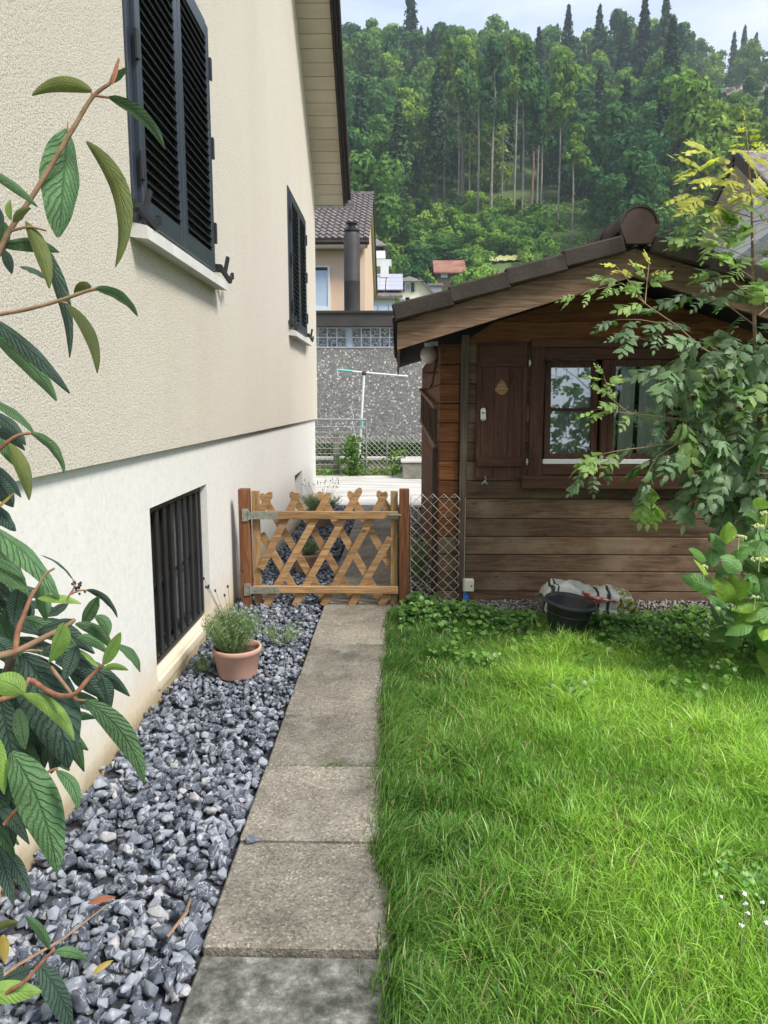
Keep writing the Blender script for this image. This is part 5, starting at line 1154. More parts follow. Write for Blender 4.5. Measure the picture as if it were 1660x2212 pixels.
# white flowers
for i, (x, y_) in enumerate(((1558, 1938), (1609, 1934), (1612, 1954), (1648, 1951), (1615, 1974), (1602, 2000), (1657, 1996))):
    p = at_z(x, y_, .13); m_ = MB(); m_.tube([(p.x + .01, p.y + .01, -.01), (p.x + .004, p.y, .07), tuple(p)], .0012, 4)
    m_.mi = [0] * len(m_.f); n0 = len(m_.f)
    for k in range(13):
        t = 2 * math.pi * k / 6.5 + i + rnd.uniform(-.3, .3); d = Vector((math.cos(t), math.sin(t) * .8, rnd.uniform(-.1, 1.3))) * rnd.uniform(.5, .95); s = Vector((-math.sin(t), math.cos(t), 0)); c = p
        m_.add([c, c + d * .004 + s * .003, c + d * .009, c + d * .005 - s * .003], [(0, 1, 2, 3)], 1)
    m_.ball(p + Vector((0, 0, .002)), .0035, 6, 4); m_.mi[-24:] = [1] * 24
    tag(m_.build('white_flower', [M['lav'], M['petal']]), 'small white wild flower standing in the lawn near the right edge', 'flower', 'white wild flowers in the lawn')
V_, F_, C_ = discs(0, np.stack([g.normal(1.08, .09, 260), g.normal(2.0, .07, 260), g.uniform(.01, .07, 260)], 1), .011, 64, [(.2, .4, .08), (.15, .32, .06)], 3)
tag(link('clover_patch', npmesh('clover_patch', V_, F_, M['grass'], C_)), kind='stuff')

# ================================================================== pots, bucket, sack
def lavender(par, c, r, h, n, heads, seed):
    q = random.Random(seed); m_ = MB()
    for i in range(n):
        az = q.uniform(0, 6.28); rr = r * q.random() ** .6; L = h * q.uniform(.55, 1.0) * (1 - .25 * rr / r); b = Vector(c) + Vector((math.cos(az), math.sin(az), 0)) * rr * .35
        tip = Vector(c) + Vector((math.cos(az) * rr, math.sin(az) * rr, L)); mid = (b + tip) / 2 + Vector((q.gauss(0, .012), q.gauss(0, .012), .01)); m_.tube([b, mid, tip], [.0012, .001, .0006], 3)
        for k in range(9):
            t = q.uniform(.25, 1); p = b.lerp(tip, t) + Vector((q.gauss(0, .004), q.gauss(0, .004), 0)); a2 = q.uniform(0, 6.28); d = Vector((math.cos(a2), math.sin(a2), q.uniform(.5, 1.4))).normalized() * q.uniform(.016, .032); s = d.cross(Vector((q.random(), q.random(), .3))).normalized() * .0018
            m_.add([p - s, p + s, p + d * .6 + s * .8, p + d, p + d * .6 - s * .8], [(0, 1, 2, 3, 4)])
    m_.build('foliage', M['lav'], par)
    for i in range(heads):
        az = q.uniform(0, 6.28); L = h * q.uniform(1.1, 1.5); tip = Vector(c) + Vector((math.cos(az) * r * .8, math.sin(az) * r * .8, L)); m_ = MB(); m_.tube([Vector(c) + Vector((0, 0, h * .4)), (Vector(c) + tip) / 2 + Vector((.005, 0, .03)), tip], .0009, 3); m_.ball(tip, .0055, 6, 5, (1, 1, 1.6)); m_.build('flower_stalk', M['lavhead'], par)
def pot(name, label, c, rt, rb, h, mat, plant=None, grp=None):
    t = thing(name, label, 'flower pot', c, grp); m_ = MB()
    m_.lathe(c, [(.001, 0), (rb, 0), (rb * 1.02, .004), (rt * .955, h - .028), (rt, h - .024), (rt, h - .004), (rt * .985, h), (rt * .90, h - .002), (rt * .88, h - .03), (rb * .9, .02), (.001, .015)], 40); m_.build('pot_body', M[mat], t, True)
    m_ = MB(); m_.lathe(c, [(.001, h - .026), (rt * .5, h - .020), (rt * .885, h - .030)], 20); m_.build('potting_soil', M['earth'], t)
    return t
P1 = (-.835, 3.72, .0)
p = pot('lavender_pot', 'terracotta pot with leggy grey-green lavender in front of the gate', P1, .128, .098, .155, 'terracotta', grp='terracotta pots on the dark gravel'); lavender(p, (P1[0] - .025, P1[1], .13), .165, .27, 420, 10, 3)
P2 = (-.755, 6.12, .0); p = pot('lavender_pot', 'terracotta pot with small green herb seen through the closed gate', P2, .125, .095, .16, 'terracotta', grp='terracotta pots on the dark gravel'); lavender(p, (P2[0] + .02, P2[1], .14), .09, .14, 150, 0, 4)
P3 = (-.90, 8.5, .0); p = pot('lavender_pot', 'farthest terracotta pot with flowering lavender, seen above the gate rail', P3, .16, .12, .18, 'terracotta', grp='terracotta pots on the dark gravel'); lavender(p, (P3[0] + .02, P3[1], .15), .26, .26, 420, 26, 5)
wd_ = thing('wiry_herb', 'low wiry grey-green herb on the stones beside the lavender pot', 'plant', (-1.03, 3.85, 0)); lavender(wd_, (-1.03, 3.75, .0), .10, .12, 30, 0, 8)
wd_ = thing('wiry_herb', 'sparse grey herb on the gravel right behind the lavender pot', 'plant', (-.66, 4.2, 0)); lavender(wd_, (-.68, 4.25, .0), .16, .14, 46, 0, 9)
wd_ = thing('dark_herb', 'dark leafy plant growing beside the shed behind the latch post', 'plant', (.16, 5.9, 0)); lavender(wd_, (.17, 5.9, .0), .12, .40, 160, 0, 12)
bk_ = thing('black_bucket', 'black plastic plant tub tilted slightly on the grass by the shed', 'tub', (1.04, 4.42, 0)); bc_ = Vector((1.035, 4.42, .0)); m_ = MB()
m_.lathe((0, 0, 0), [(.001, .0), (.098, 0), (.104, .01), (.140, .195), (.144, .20), (.152, .20), (.156, .206), (.156, .222), (.150, .228), (.143, .226), (.136, .205), (.100, .02), (.001, .015)], 44)
T_ = Matrix.Translation(bc_) @ Matrix.Rotation(rad(4), 4, 'X') @ Matrix.Rotation(rad(7), 4, 'Y'); m_.v = [tuple(T_ @ Vector(v)) for v in m_.v]; m_.build('tub_body', M['black_plastic'], bk_, True)
m_ = MB(); m_.lathe((0, 0, 0), [(.1385, .150), (.141, .152), (.1385, .156)], 40); m_.lathe((0, 0, 0), [(.1565, .205), (.160, .212), (.1565, .219)], 44); m_.v = [tuple(T_ @ Vector(v)) for v in m_.v]; m_.build('rim', M['black_plastic'], bk_, True)
bg_ = thing('soil_sack', 'crumpled white garden sack with dark stripes and red and yellow print behind the black tub', 'sack', (1.28, 4.95, 0))
def sackmat():
    t = NT('printed_sack'); p = t.pos(); sp = t.n('ShaderNodeSeparateXYZ'); t.l(p, sp.inputs[0])
    x = sp.outputs[0]; wob = t.math('MULTIPLY', t.math('SUBTRACT', t.noise(p, 9, 3), .5), .05); x = t.math('ADD', x, wob)
    c = t.mix(t.ramp(t.noise(p, 12, 4), [(.3, 0.), (.7, 1.)]), (.60, .60, .53), (.74, .73, .66))
    for x0_, w_ in ((1.035, .012), (1.07, .008), (1.335, .011), (1.40, .012)):
        k = t.ramp(t.math('ABSOLUTE', t.math('SUBTRACT', x, x0_)), [(w_ * .8, 1.), (w_, 0.)]); c = t.mix(k, c, (.03, .035, .04))
    y = sp.outputs[0]; k = t.ramp(t.math('MULTIPLY', t.math('GREATER_THAN', x, 1.47), 1.0), [(0., 0.), (1., 1.)])
    pr = t.ramp(t.noise(p, 34, 2), [(.40, (.02, .05, .02)), (.47, (.55, .45, .05)), (.53, (.05, .16, .04)), (.60, (.60, .60, .55))]); c = t.mix(k, c, pr)
    t.col(c); t.b.inputs['Roughness'].default_value = .35; t.bump(t.noise(p, 14, 5, dist=1.2), .6, .02); return t.m
def redmat():
    t = NT('red_print'); p = t.pos(); c = t.ramp(t.noise(p, 22, 2, (1, 1, 3)), [(.42, (.55, .06, .045)), (.52, (.66, .16, .12)), (.62, (.75, .62, .55))]); t.col(c); t.b.inputs['Roughness'].default_value = .4; return t.m
def sheetmesh(x0, x1, f, nx_=44, nv=14):
    m_ = MB(); vs = []
    for i in range(nx_ + 1):
        for j in range(nv + 1): vs.append(f(i / nx_, j / nv, x0 + (x1 - x0) * i / nx_))
    m_.add(vs, [(i * (nv + 1) + j, (i + 1) * (nv + 1) + j, (i + 1) * (nv + 1) + j + 1, i * (nv + 1) + j + 1) for i in range(nx_) for j in range(nv)]); return m_
def nz(x, y_, s, a): return mnoise.noise(Vector((x * s, y_ * s, a)))
def sack(u, v, x):
    top = .205 + .025 * math.sin(u * 9) * (1 - u) - .05 * u ** 2 - .06 * max(0, .12 - u) * 8 * 0 + .035 * nz(x, v, 9, 2)
    endt = min(1, min(u, 1 - u) / .09) ** .5; top *= .62 + .38 * endt
    if v < .45: t = v / .45; y_ = 4.80 - .01 * math.sin(t * 3); z = -.01 + t * top * .92
    elif v < .75: t = (v - .45) / .3; y_ = 4.80 + t * .20; z = top * (.92 + .10 * math.sin(t * math.pi))
    else: t = (v - .75) / .25; y_ = 5.0 + t * .06; z = top * .92 * (1 - t)
    return Vector((x + .02 * nz(v, x, 5, 3), y_ + .025 * nz(x, v * 2, 12, 6), z + .014 * nz(x, y_ * 2, 22, 9)))
sheetmesh(.985, 1.60, sack, 60, 20).build('sack_body', sackmat(), bg_, True)
def flap(u, v, x): 
    return Vector((x, 4.775 + .02 * v + .012 * nz(x, v, 14, 3) - .02 * math.sin(v * 3), .185 - .075 * u * 1.0 - .055 * (v) * math.sin(math.pi * min(1, u * 1.1 + .1)) + .01 * nz(x, v, 20, 8)))
sheetmesh(1.22, 1.47, flap, 26, 8).build('red_flap', redmat(), bg_, True)
sk = thing('garden_socket', 'ivory outdoor socket box low on the left of the shed front', 'socket', (.49, 5.2, .1))
m_ = MB(); m_.box((.475, 5.165, .075), (.553, 5.215, .165), .006); m_.build('socket_box', M['socket'], sk); m_ = MB(); m_.ball((.535, 5.164, .12), .006, 6, 4); m_.build('socket_screw', M['iron'], sk)
m_ = MB(); m_.tube([(.497, 5.19, .074), (.497, 5.18, .03), (.497, 5.175, .0)], [.014, .020, .022], 10); tag(m_.build('blue_plug', M['blue'], None, True), 'bright blue plug hanging under the ivory socket box', 'plug')

# ================================================================== hydrangea at the right edge
hyd = thing('hydrangea_bush', 'leafy hydrangea with broad bright leaves and cream flower heads at the right edge', 'shrub', (2.0, 3.75, 0))
HL = """1544,1275,1470,1245,32,g 1593,1299,1537,1250,38,l 1588,1287,1583,1240,24,l 1569,1197,1534,1152,24,g 1568,1174,1574,1127,30,l 1526,1212,1488,1186,20,g 1538,1225,1536,1182,28,g 1531,1240,1498,1208,24,l
1602,1235,1556,1202,34,g 1583,1224,1546,1248,28,g 1573,1308,1520,1282,32,g 1640,1306,1580,1318,26,l 1647,1309,1598,1322,24,l 1612,1330,1572,1368,38,l 1660,1322,1610,1342,34,l 1587,1318,1560,1342,30,g 1626,1352,1566,1372,28,g 1664,1300,1642,1238,44,g 1662,1352,1648,1384,30,l 1640,1340,1600,1380,34,g
1630,1151,1608,1172,16,g 1642,1122,1614,1110,22,g 1630,1140,1612,1118,14,g 1640,1236,1606,1204,20,g 1597,1297,1620,1246,20,l 1600,1185,1590,1220,30,g 1625,1180,1600,1196,24,g 1650,1170,1632,1200,34,g 1640,1100,1650,1076,30,l 1655,1140,1660,1110,30,l 1610,1240,1640,1260,30,g 1625,1280,1650,1300,26,g 1585,1340,1560,1310,26,g 1640,1280,1618,1250,26,g 1655,1215,1640,1180,30,l 1605,1270,1632,1290,26,g"""
hr_ = random.Random(8)
def hleaf(bx_, by_, tx, ty, wd, kd, d0, tilt=None):
    P0, P1 = at_d(bx_, by_, d0), at_d(tx, ty, d0 + hr_.uniform(-.06, .06)); k = d0 / 1600
    nrm = (C0 - P0).normalized() + Vector((0, 0, .9)); tg = (P1 - P0).normalized(); nrm = Matrix.Rotation(rad(tilt if tilt is not None else hr_.uniform(-30, 30)), 3, tg) @ nrm
    m_ = leafstrip(P0, P1, wd * k * 1.25, Vector((0, 0, .018)), nrm, .30, 'ovate', 9, .01); m_.build('leaf', M['h_' + kd], hyd, True)
    m_ = MB(); q = P0 + (P0 - P1) * .28 - Vector((0, 0, .01)); m_.tube([q, P0], .0022, 5); return m_
stalks = MB()
for tok in HL.split():
    v = tok.split(','); s_ = hleaf(*map(float, v[:5]), v[5], 3.62 + hr_.uniform(-.12, .15)); stalks.add(s_.v, s_.f)
for i in range(120):
    x = hr_.uniform(1560, 1790); y_ = hr_.uniform(1110, 1400); 
    if y_ < 1330 - (x - 1500) * 1.6 + 60: continue
    a = hr_.uniform(0, 6.28); L = hr_.uniform(40, 75); s_ = hleaf(x, y_, x + math.cos(a) * L, y_ - math.sin(a) * L * .8, L * .55, 'g' if hr_.random() < .7 else 'l', 3.75 + hr_.uniform(0, .35) if x < 1680 else hr_.uniform(3.5, 4.0)); stalks.add(s_.v, s_.f)
root = Vector((2.02, 3.95, 0))
for (x, y_) in ((1544, 1290), (1569, 1200), (1538, 1228), (1600, 1240), (1640, 1150), (1612, 1335), (1660, 1230), (1590, 1300), (1650, 1320)):
    t_ = at_d(x, y_, 3.75); stalks.tube([root + Vector((hr_.gauss(0, .05), hr_.gauss(0, .05), 0)), root.lerp(t_, .5) + Vector((.05, 0, .12)), t_], [.006, .005, .003], 5)
stalks.build('stem', M['h_g'], hyd)
for (x, y_, r) in ((1597, 1161, .035), (1638, 1137, .035), (1656, 1110, .03), (1641, 1209, .042), (1522, 1226, .018), (1632, 1291, .024)):
    c = at_d(x, y_, 3.55); m_ = MB()
    for i in range(int(900 * r)):
        a, q = hr_.uniform(0, 6.28), hr_.random() ** .5 * r; m_.ball(c + Vector((math.cos(a) * q, math.sin(a) * q * .6, hr_.uniform(-.006, .006) + .01 * (1 - q / r))), hr_.uniform(.0035, .006), 5, 3)
    m_.tube([c - Vector((0, 0, .06)), c], .002, 4); m_.build('flower_head', M['floret'], hyd)

# ================================================================== golden rain tree leaning over the shed front
gr_ = random.Random(12)
def pinnate(np_, seed, L=.24):
    q = random.Random(seed); m_ = MB(); uv = []
    def cen(t): return Vector((0, L * t, -.05 * (t ** 2) * 1.6))
    def leaflet(b, d, n, l):
        d = d.normalized(); s = d.cross(n).normalized(); w_ = l * .62
        out = [(.0, .05), (.10, .45), (.20, .92), (.30, .70), (.42, 1.0), (.52, .66), (.64, .74), (.74, .40), (1.0, 0)]
        vs, u = [], []
        for (t, k) in out: c_ = b + d * (l * t) - n * (l * .22 * t * t); vs.append(c_); u.append((t, .5))
        nb = len(out)
        for sg_ in (-1, 1):
            for (t, k) in out: c_ = b + d * (l * t) - n * (l * .22 * t * t); vs.append(c_ + s * (sg_ * w_ * k * .5) - n * (w_ * .12 * k)); u.append((t, .5 + sg_ * .5 * k))
        fs = []
        for sg_ in (1, 2):
            for i in range(nb - 1):
                a = (i, i + 1, sg_ * nb + i + 1, sg_ * nb + i); fs.append(a if sg_ == 2 else a[::-1])
        m_.add(vs, fs); uv.extend(u)
    for k in range(np_):
        t = .22 + .68 * k / np_; l = L * (.25 + .11 * math.sin(math.pi * (k + 1) / (np_ + 1))) * q.uniform(.85, 1.1)
        for sg_ in (-1, 1):
            leaflet(cen(t + q.uniform(-.03, .03)), Vector((sg_ * 1.0, .55 + q.uniform(-.3, .3) + .3 * t, -.12 + q.uniform(-.3, .2))), Vector((q.gauss(0, .4), q.gauss(0, .4), 1)).normalized(), l * q.uniform(.8, 1.2))
    leaflet(cen(.93), Vector((0, 1, -.2)), Vector((0, .2, 1)).normalized(), L * .26)
    n0 = len(m_.v); m_.tube([cen(0), cen(.3), cen(.6), cen(.95)], [.0016, .0013, .001, .0007], 4); uv += [(.5, .5)] * (len(m_.v) - n0); m_.uv = uv; return m_
pmesh = {k: [pinnate(n, s, L).mesh('leaf', M['k_' + k], True) for (n, s, L) in ((4, 1, .21), (5, 2, .26), (4, 3, .23), (5, 4, .28))] for k in 'gml'}
pmesh['l'] = [pinnate(n, s, L).mesh('leaf', M['k_l'], True) for (n, s, L) in ((4, 5, .14), (4, 6, .18), (4, 7, .16))]
kt = thing('golden_rain_tree', 'young tree with feathery compound leaves, yellow at the tips, in front of the shed', 'tree', (2.15, 4.2, 0))
cnt = [0]
def kleaf(p, d, kd='g', s=1.0, up=None):
    d = Vector(d).normalized(); up = up or Vector((gr_.gauss(0, .5), -.5 + gr_.gauss(0, .4), 1)); s_ = d.cross(up)
    if s_.length < .05: s_ = Vector((1, 0, 0))
    s_.normalize(); n_ = s_.cross(d)
    if n_.z < 0 and n_.y > 0: n_ = -n_; s_ = -s_
    mt = Matrix.Translation(p) @ Matrix((s_, d, n_)).transposed().to_4x4() @ Matrix.Scale(s * gr_.uniform(.85, 1.15), 4)
    link('leaf', gr_.choice(pmesh[kd]), kt, mat=mt); cnt[0] += 1
def pl(pts, d):  # polyline at tapering depth
    return [at_d(p[0], p[1], p[2] if len(p) > 2 else d) for p in pts]
def kbranch(pts, d, r0, r1, n, kd, kt2=None, spread_=.9, s=1.0, droop=.35, mat='twig', start=.1):
    P_ = pl(pts, d); m_ = MB(); m_.tube(P_, [r0 + (r1 - r0) * i / (len(P_) - 1) for i in range(len(P_))], 6); m_.build('branch', M[mat], kt, True)
    for i in range(n):
        t = start + (1 - start) * (i + .5) / n; f = t * (len(P_) - 1); j = min(int(f), len(P_) - 2); p = P_[j].lerp(P_[j + 1], f - j); ax = (P_[j + 1] - P_[j]).normalized()
        sd_ = ax.cross(Vector((0, -.5, 1))).normalized() * (1 if i % 2 else -1); dd = ax * gr_.uniform(.3, .9) + sd_ * spread_ * gr_.uniform(.5, 1.1) + Vector((gr_.gauss(0, .15), gr_.gauss(-.15, .25), -droop * gr_.uniform(.3, 1.4)))
        kleaf(p, dd, kt2 if (kt2 and t > .72) else kd, s)
    kleaf(P_[-1], (P_[-1] - P_[-2]).normalized() + Vector((0, 0, -.3)), kt2 or kd, s * .8)
# trunk and leader
tr = pl([(1690, 1420, 4.3), (1664, 1200, 4.25), (1648, 1000, 4.2), (1634, 800, 4.2), (1627, 620, 4.2), (1624, 440, 4.2), (1617, 330, 4.2), (1611, 262, 4.2)], 4.2); tr[0].z = -.02
m_ = MB(); m_.tube(tr, [.022, .018, .015, .012, .009, .006, .0035, .0015], 8); m_.build('trunk', M['twig'], kt, True)
kb = kbranch
kb([(1600, 800), (1513, 749), (1465, 705), (1394, 656), (1345, 612)], 4.05, .005, .002, 9, 'g', 'm', s=.72)
kb([(1394, 656), (1370, 620), (1335, 578)], 4.05, .003, .0015, 5, 'm', 'l', s=.62, droop=.1); kb([(1394, 656), (1398, 610), (1402, 575)], 4.05, .003, .0015, 5, 'm', 'l', s=.62, droop=.0)
kb([(1345, 612), (1290, 625), (1240, 640)], 4.0, .003, .001, 4, 'm', 'm', s=.42, droop=.1)
kb([(1465, 705), (1380, 690), (1330, 690)], 4.0, .003, .001, 4, 'g', s=.62); kb([(1450, 690), (1400, 735), (1350, 725)], 3.98, .003, .001, 3, 'g', s=.6)
kb([(1600, 960), (1521, 913), (1437, 901), (1360, 893), (1292, 884)], 3.95, .005, .002, 9, 'g', 'm', s=.6); kb([(1360, 893), (1320, 860), (1305, 812)], 3.95, .003, .001, 5, 'm', 'm', s=.5, droop=0)
kb([(1600, 930), (1519, 950), (1440, 960), (1340, 973), (1280, 985)], 3.9, .005, .002, 9, 'g', 'm', s=.64); kb([(1340, 973), (1290, 1015), (1262, 1030)], 3.9, .003, .001, 4, 'g', s=.6, droop=.8)
kb([(1470, 955), (1420, 985), (1395, 1030), (1400, 1060)], 3.85, .003, .001, 6, 'g', 'm', s=.75, droop=1.1)
kb([(1627, 700), (1580, 665), (1535, 640), (1494, 634)], 4.1, .004, .0015, 6, 'g', s=.75); kb([(1625, 640), (1570, 600), (1540, 588)], 4.1, .003, .001, 4, 'g', 'm', s=.62)
kb([(1627, 560), (1580, 540), (1500, 520)], 4.15, .003, .0015, 6, 'm', s=.72, droop=.2); kb([(1626, 500), (1580, 490), (1520, 478)], 4.15, .003, .001, 5, 'm', 'm', s=.7, droop=.15); kb([(1626, 470), (1560, 450), (1500, 442)], 4.15, .003, .001, 5, 'm', 'l', s=.68, droop=.1)
kb([(1624, 430), (1570, 395), (1505, 365)], 4.15, .003, .001, 7, 'l', 'l', s=1.15, droop=.05); kb([(1623, 415), (1580, 370), (1530, 330)], 4.15, .003, .001, 6, 'l', s=1.1, droop=.0); kb([(1622, 400), (1660, 365), (1700, 340)], 4.15, .003, .001, 6, 'l', s=1.15, droop=.0)
kb([(1622, 420), (1560, 440), (1490, 420)], 4.1, .003, .001, 6, 'l', 'l', s=1.0, droop=.1)
kb([(1624, 520), (1660, 470), (1650, 420)], 4.0, .003, .001, 6, 'm', 'l', s=.9, droop=.0)
kb([(1626, 600), (1580, 570), (1560, 520)], 4.0, .003, .001, 5, 'm', s=.8, droop=.0)
kb([(1640, 680), (1690, 640), (1690, 560)], 4.0, .004, .001, 8, 'm', s=.95, droop=.1)
kb([(1623, 430), (1670, 410), (1730, 400)], 4.1, .003, .001, 6, 'l', 'm', s=1.1, droop=.1); kb([(1625, 480), (1670, 470), (1730, 460)], 4.1, .004, .001, 6, 'm', s=.8, droop=.2); kb([(1626, 560), (1680, 540), (1740, 520)], 4.1, .004, .001, 6, 'm', s=.8, droop=.2); kb([(1628, 640), (1680, 620), (1740, 600)], 4.1, .004, .001, 6, 'g', 'm', s=.8)
for i in range(5):   # small yellow leaflets pairs up the leader tip
    t = i / 4; p = at_d(1612 + 4 * t, 268 + 62 * t, 4.2)
    for sg_ in (-1, 1): kleaf(p, (sg_ * 1.0, -.1, .45), 'l', .35 + .3 * t)
kleaf(at_d(1611, 264, 4.2), (0, -.1, 1), 'l', .45)
for i in range(330):  # the dense right-hand mass
    x = gr_.uniform(1420, 1800); y_ = gr_.uniform(705, 1050)
    if x < 1450 + abs(y_ - 930) * .3 or (x < 1540 and gr_.random() < .5) or (x > 1700 and gr_.random() < .6): continue
    d0 = gr_.uniform(3.7, 4.55); p = at_d(x, y_, d0)
    kleaf(p, (gr_.uniform(-1, .5), gr_.uniform(-1.0, .3), gr_.uniform(-1.1, -.1)), 'g' if (gr_.random() < .8 or y_ > 900) else 'm', gr_.uniform(.75, 1.05))
for pts in ([(1640, 900), (1560, 860), (1500, 800), (1450, 790)], [(1645, 1000), (1600, 1000), (1530, 1020), (1490, 1050)], [(1640, 850), (1590, 780), (1530, 745)], [(1650, 1020), (1620, 1050), (1590, 1075)], [(1640, 900), (1700, 850), (1760, 800)], [(1640, 760), (1700, 720), (1760, 700)]):
    kb(pts, 3.95, .005, .002, 7, 'g', s=.9, droop=.6)

# ================================================================== hedge and weeds behind the yard
def cloud(C, size, seed, flat=0.0, nrm=None):
    g = np.random.default_rng(seed); N = len(C); a = g.normal(0, 1, (N, 3)); a[:, 2] *= (1 - flat)
    if nrm is not None: q = nrm + g.normal(0, .38, (N, 3)); a = np.cross(q, a)
    a /= np.linalg.norm(a, axis=1)[:, None]; b = np.cross(a, q if nrm is not None else g.normal(0, 1, (N, 3))); b /= np.linalg.norm(b, axis=1)[:, None]
    s = (size * g.uniform(.55, 1.25, N))[:, None]; V = np.stack([C + a * s, C + b * s * .6, C - a * s, C - b * s * .6], 1).reshape(-1, 3); F = np.arange(4 * N).reshape(-1, 4); return V, F
g = np.random.default_rng(77)
C = np.stack([g.uniform(-4, 4, 9000), g.uniform(16.1, 16.7, 9000), g.uniform(.2, .52, 9000)], 1); V_, F_ = cloud(C, .055, 1); tag(link('low_hedge', npmesh('low_hedge', V_, F_, M['hedge'])), 'low clipped green hedge at the foot of the aggregate wall', 'hedge')
C = np.stack([g.uniform(-4, 3, 2200), g.uniform(14.45, 15.2, 2200), g.uniform(.0, .11, 2200)], 1); V_, F_ = cloud(C, .035, 2); tag(link('wall_foot_weeds', npmesh('weeds', V_, F_, M['scrub'])), kind='stuff')
for i, (x, n_, h_, lab) in enumerate(((-.86, 420, .75, 'tall feathery weed at the foot of the clothes dryer'), (.02, 120, .5, 'thin green weed in front of the mesh fence right of the railing'))):
    hh = g.random(n_) * h_; C = np.stack([g.normal(x, .14, n_) * 1, g.normal(14.35, .1, n_), hh], 1); C[:, 0] = x + (C[:, 0] - x) * (1.1 - .6 * hh / h_); V_, F_ = cloud(C, .05, 3 + i)
    tag(link('tall_weed', npmesh('tall_weed', V_, F_, M['scrub'])), lab, 'weed')
C = np.stack([g.normal(.16, .05, 200), g.normal(4.98, .06, 200), g.uniform(.0, .10, 200)], 1); V_, F_, C_ = discs(0, C, .018, 66, [(.06, .16, .03), (.09, .2, .04)], 5)
tag(link('leafy_weed', npmesh('leafy_weed', V_, F_, M['grass'], C_)), 'small dark leafy weed at the foot of the latch post', 'weed')

# ================================================================== the wooded hillside
def lobes_tree(seed, H, R, z0, n_l, per, size, trunk=True, mats=('broad', 'bark')):
    g = np.random.default_rng(seed); Cs = []; Ns = []
    for i in range(n_l):
        t = (i + .5) / n_l; z = z0 + (H - z0) * t; rr = R * math.sin(math.pi * min(1, t * .80 + .16)) ** .7 * g.uniform(.8, 1.2); a = g.uniform(0, 6.28); q = rr * g.uniform(.25, .75); c = np.array([math.cos(a) * q, math.sin(a) * q, z]); lr = R * g.uniform(.26, .58) * (1 - .3 * t)
        d = g.normal(0, 1, (per, 3)); d[:, 2] += .35; d /= np.linalg.norm(d, axis=1)[:, None]; r = lr * g.uniform(.72, 1.08, per) * (1 + .18 * np.sin(d[:, 0] * 7 + i) * np.cos(d[:, 1] * 6)); P_ = c + d * r[:, None] * np.array([1, 1, .85]); Cs.append(P_); Ns.append(d)
    C = np.concatenate(Cs); V, F = cloud(C, size, seed + 1, 0, np.concatenate(Ns)); return V, F
def conifer(seed, H, R, z0, n, size):
    g = np.random.default_rng(seed); z = z0 + (H - z0) * g.random(n) ** .85; f = (z - z0) / (H - z0); lev = np.floor(f * 20); a0 = lev * 2.4; nb = 7
    a = a0 + np.round(g.random(n) * nb) * (2 * np.pi / nb) + g.normal(0, .16, n); rm = R * (1 - f) ** .75 * (.8 + .3 * np.sin(lev * 3.1 + a * 2)) + .12; r = rm * g.random(n) ** .55
    zz = z0 + (H - z0) * (lev + .9) / 20 - r * .55 + g.normal(0, .30, n); C = np.stack([np.cos(a) * r, np.sin(a) * r, zz], 1); return cloud(C, size, seed + 1, .4, np.stack([np.cos(a) * .6, np.sin(a) * .6, np.full(n, .8)], 1))
def trunkmesh(H, r, seed, mat, limbs=0, z1=.9):
    q = random.Random(seed); m_ = MB(); m_.tube([(0, 0, -1.5), (q.gauss(0, .1), q.gauss(0, .1), H * .4), (q.gauss(0, .2), q.gauss(0, .2), H * .75), (q.gauss(0, .2), 0, H * z1)], [r * 1.1, r * .85, r * .6, r * .25], 6)
    for i in range(limbs):
        z = H * q.uniform(.35, .85); a = q.uniform(0, 6.28); L = q.uniform(1.5, 3.5); m_.tube([(0, 0, z), (math.cos(a) * L, math.sin(a) * L, z + L * .7)], [r * .35, .03], 4)
    return m_.mesh('trunk', M[mat])
def crown(name, VF, mat): return npmesh(name, VF[0], VF[1], M[mat])
BR = [crown('crown', lobes_tree(100 + i, H, R, z0, nl, 230, .46), 'broad') for i, (H, R, z0, nl) in enumerate(((17, 5.4, 4, 20), (19, 4.8, 5, 22), (15, 5.8, 3, 18), (20, 5.2, 6, 22), (16, 4.4, 4, 18), (18, 6.0, 4, 24), (14, 4.6, 2.5, 16)))]
BT = [trunkmesh(16, .24, i, 'bark', 6) for i in range(3)]
CO = [crown('crown', conifer(200 + i, H, R, z0, 2600, .42), 'conif') for i, (H, R, z0) in enumerate(((24, 3.4, 5), (21, 2.9, 4), (26, 3.2, 8), (19, 3.2, 2)))]
CT = [trunkmesh(22, .22, 20 + i, 'bark') for i in range(2)]
HCR = [crown('crown', lobes_tree(300 + i, 24, 3.3, 14.0 + i, 12, 200, .40), 'broad') for i in range(3)]
HTR = [trunkmesh(24, .20, 30 + i, 'trunkpale', 2) for i in range(3)]
fr = random.Random(44); nb_ = [0, 0]
def plant(kind, x, y_, s, lab, cat, grp, cm, tm_, name):
    z = gz(x, y_) - .3; r = thing(name, lab, cat, (x, y_, z), grp); r.rotation_euler = (0, 0, fr.uniform(0, 6.28)); sz = s * fr.uniform(.9, 1.1); r.scale = (s, s, sz)
    a = link('crown', cm, r); a.location = (0, 0, 0); b = link('trunk', tm_, r); b.location = (0, 0, 0); return r
BL = {'light': 'light yellow-green broadleaf tree within the dense wood on the hillside', 'dark': 'dark green broadleaf tree within the dense wood on the hillside'}
def where(jx, jy):
    px = 858 + 1600 * jx / jy
    return ('just under the skyline' if jy > 272 else 'high on the slope' if jy > 225 else 'halfway up the slope' if jy > 180 else 'at the lower edge of the wood') + (', above the peach house' if px < 900 else ', above the red-roofed barn' if px < 1060 else ', above the pale bare trunks' if px < 1230 else ', above the shed ridge' if px < 1420 else ', towards the right edge')
def blab(jx, jy): return 'rounded broadleaf tree ' + where(jx, jy)
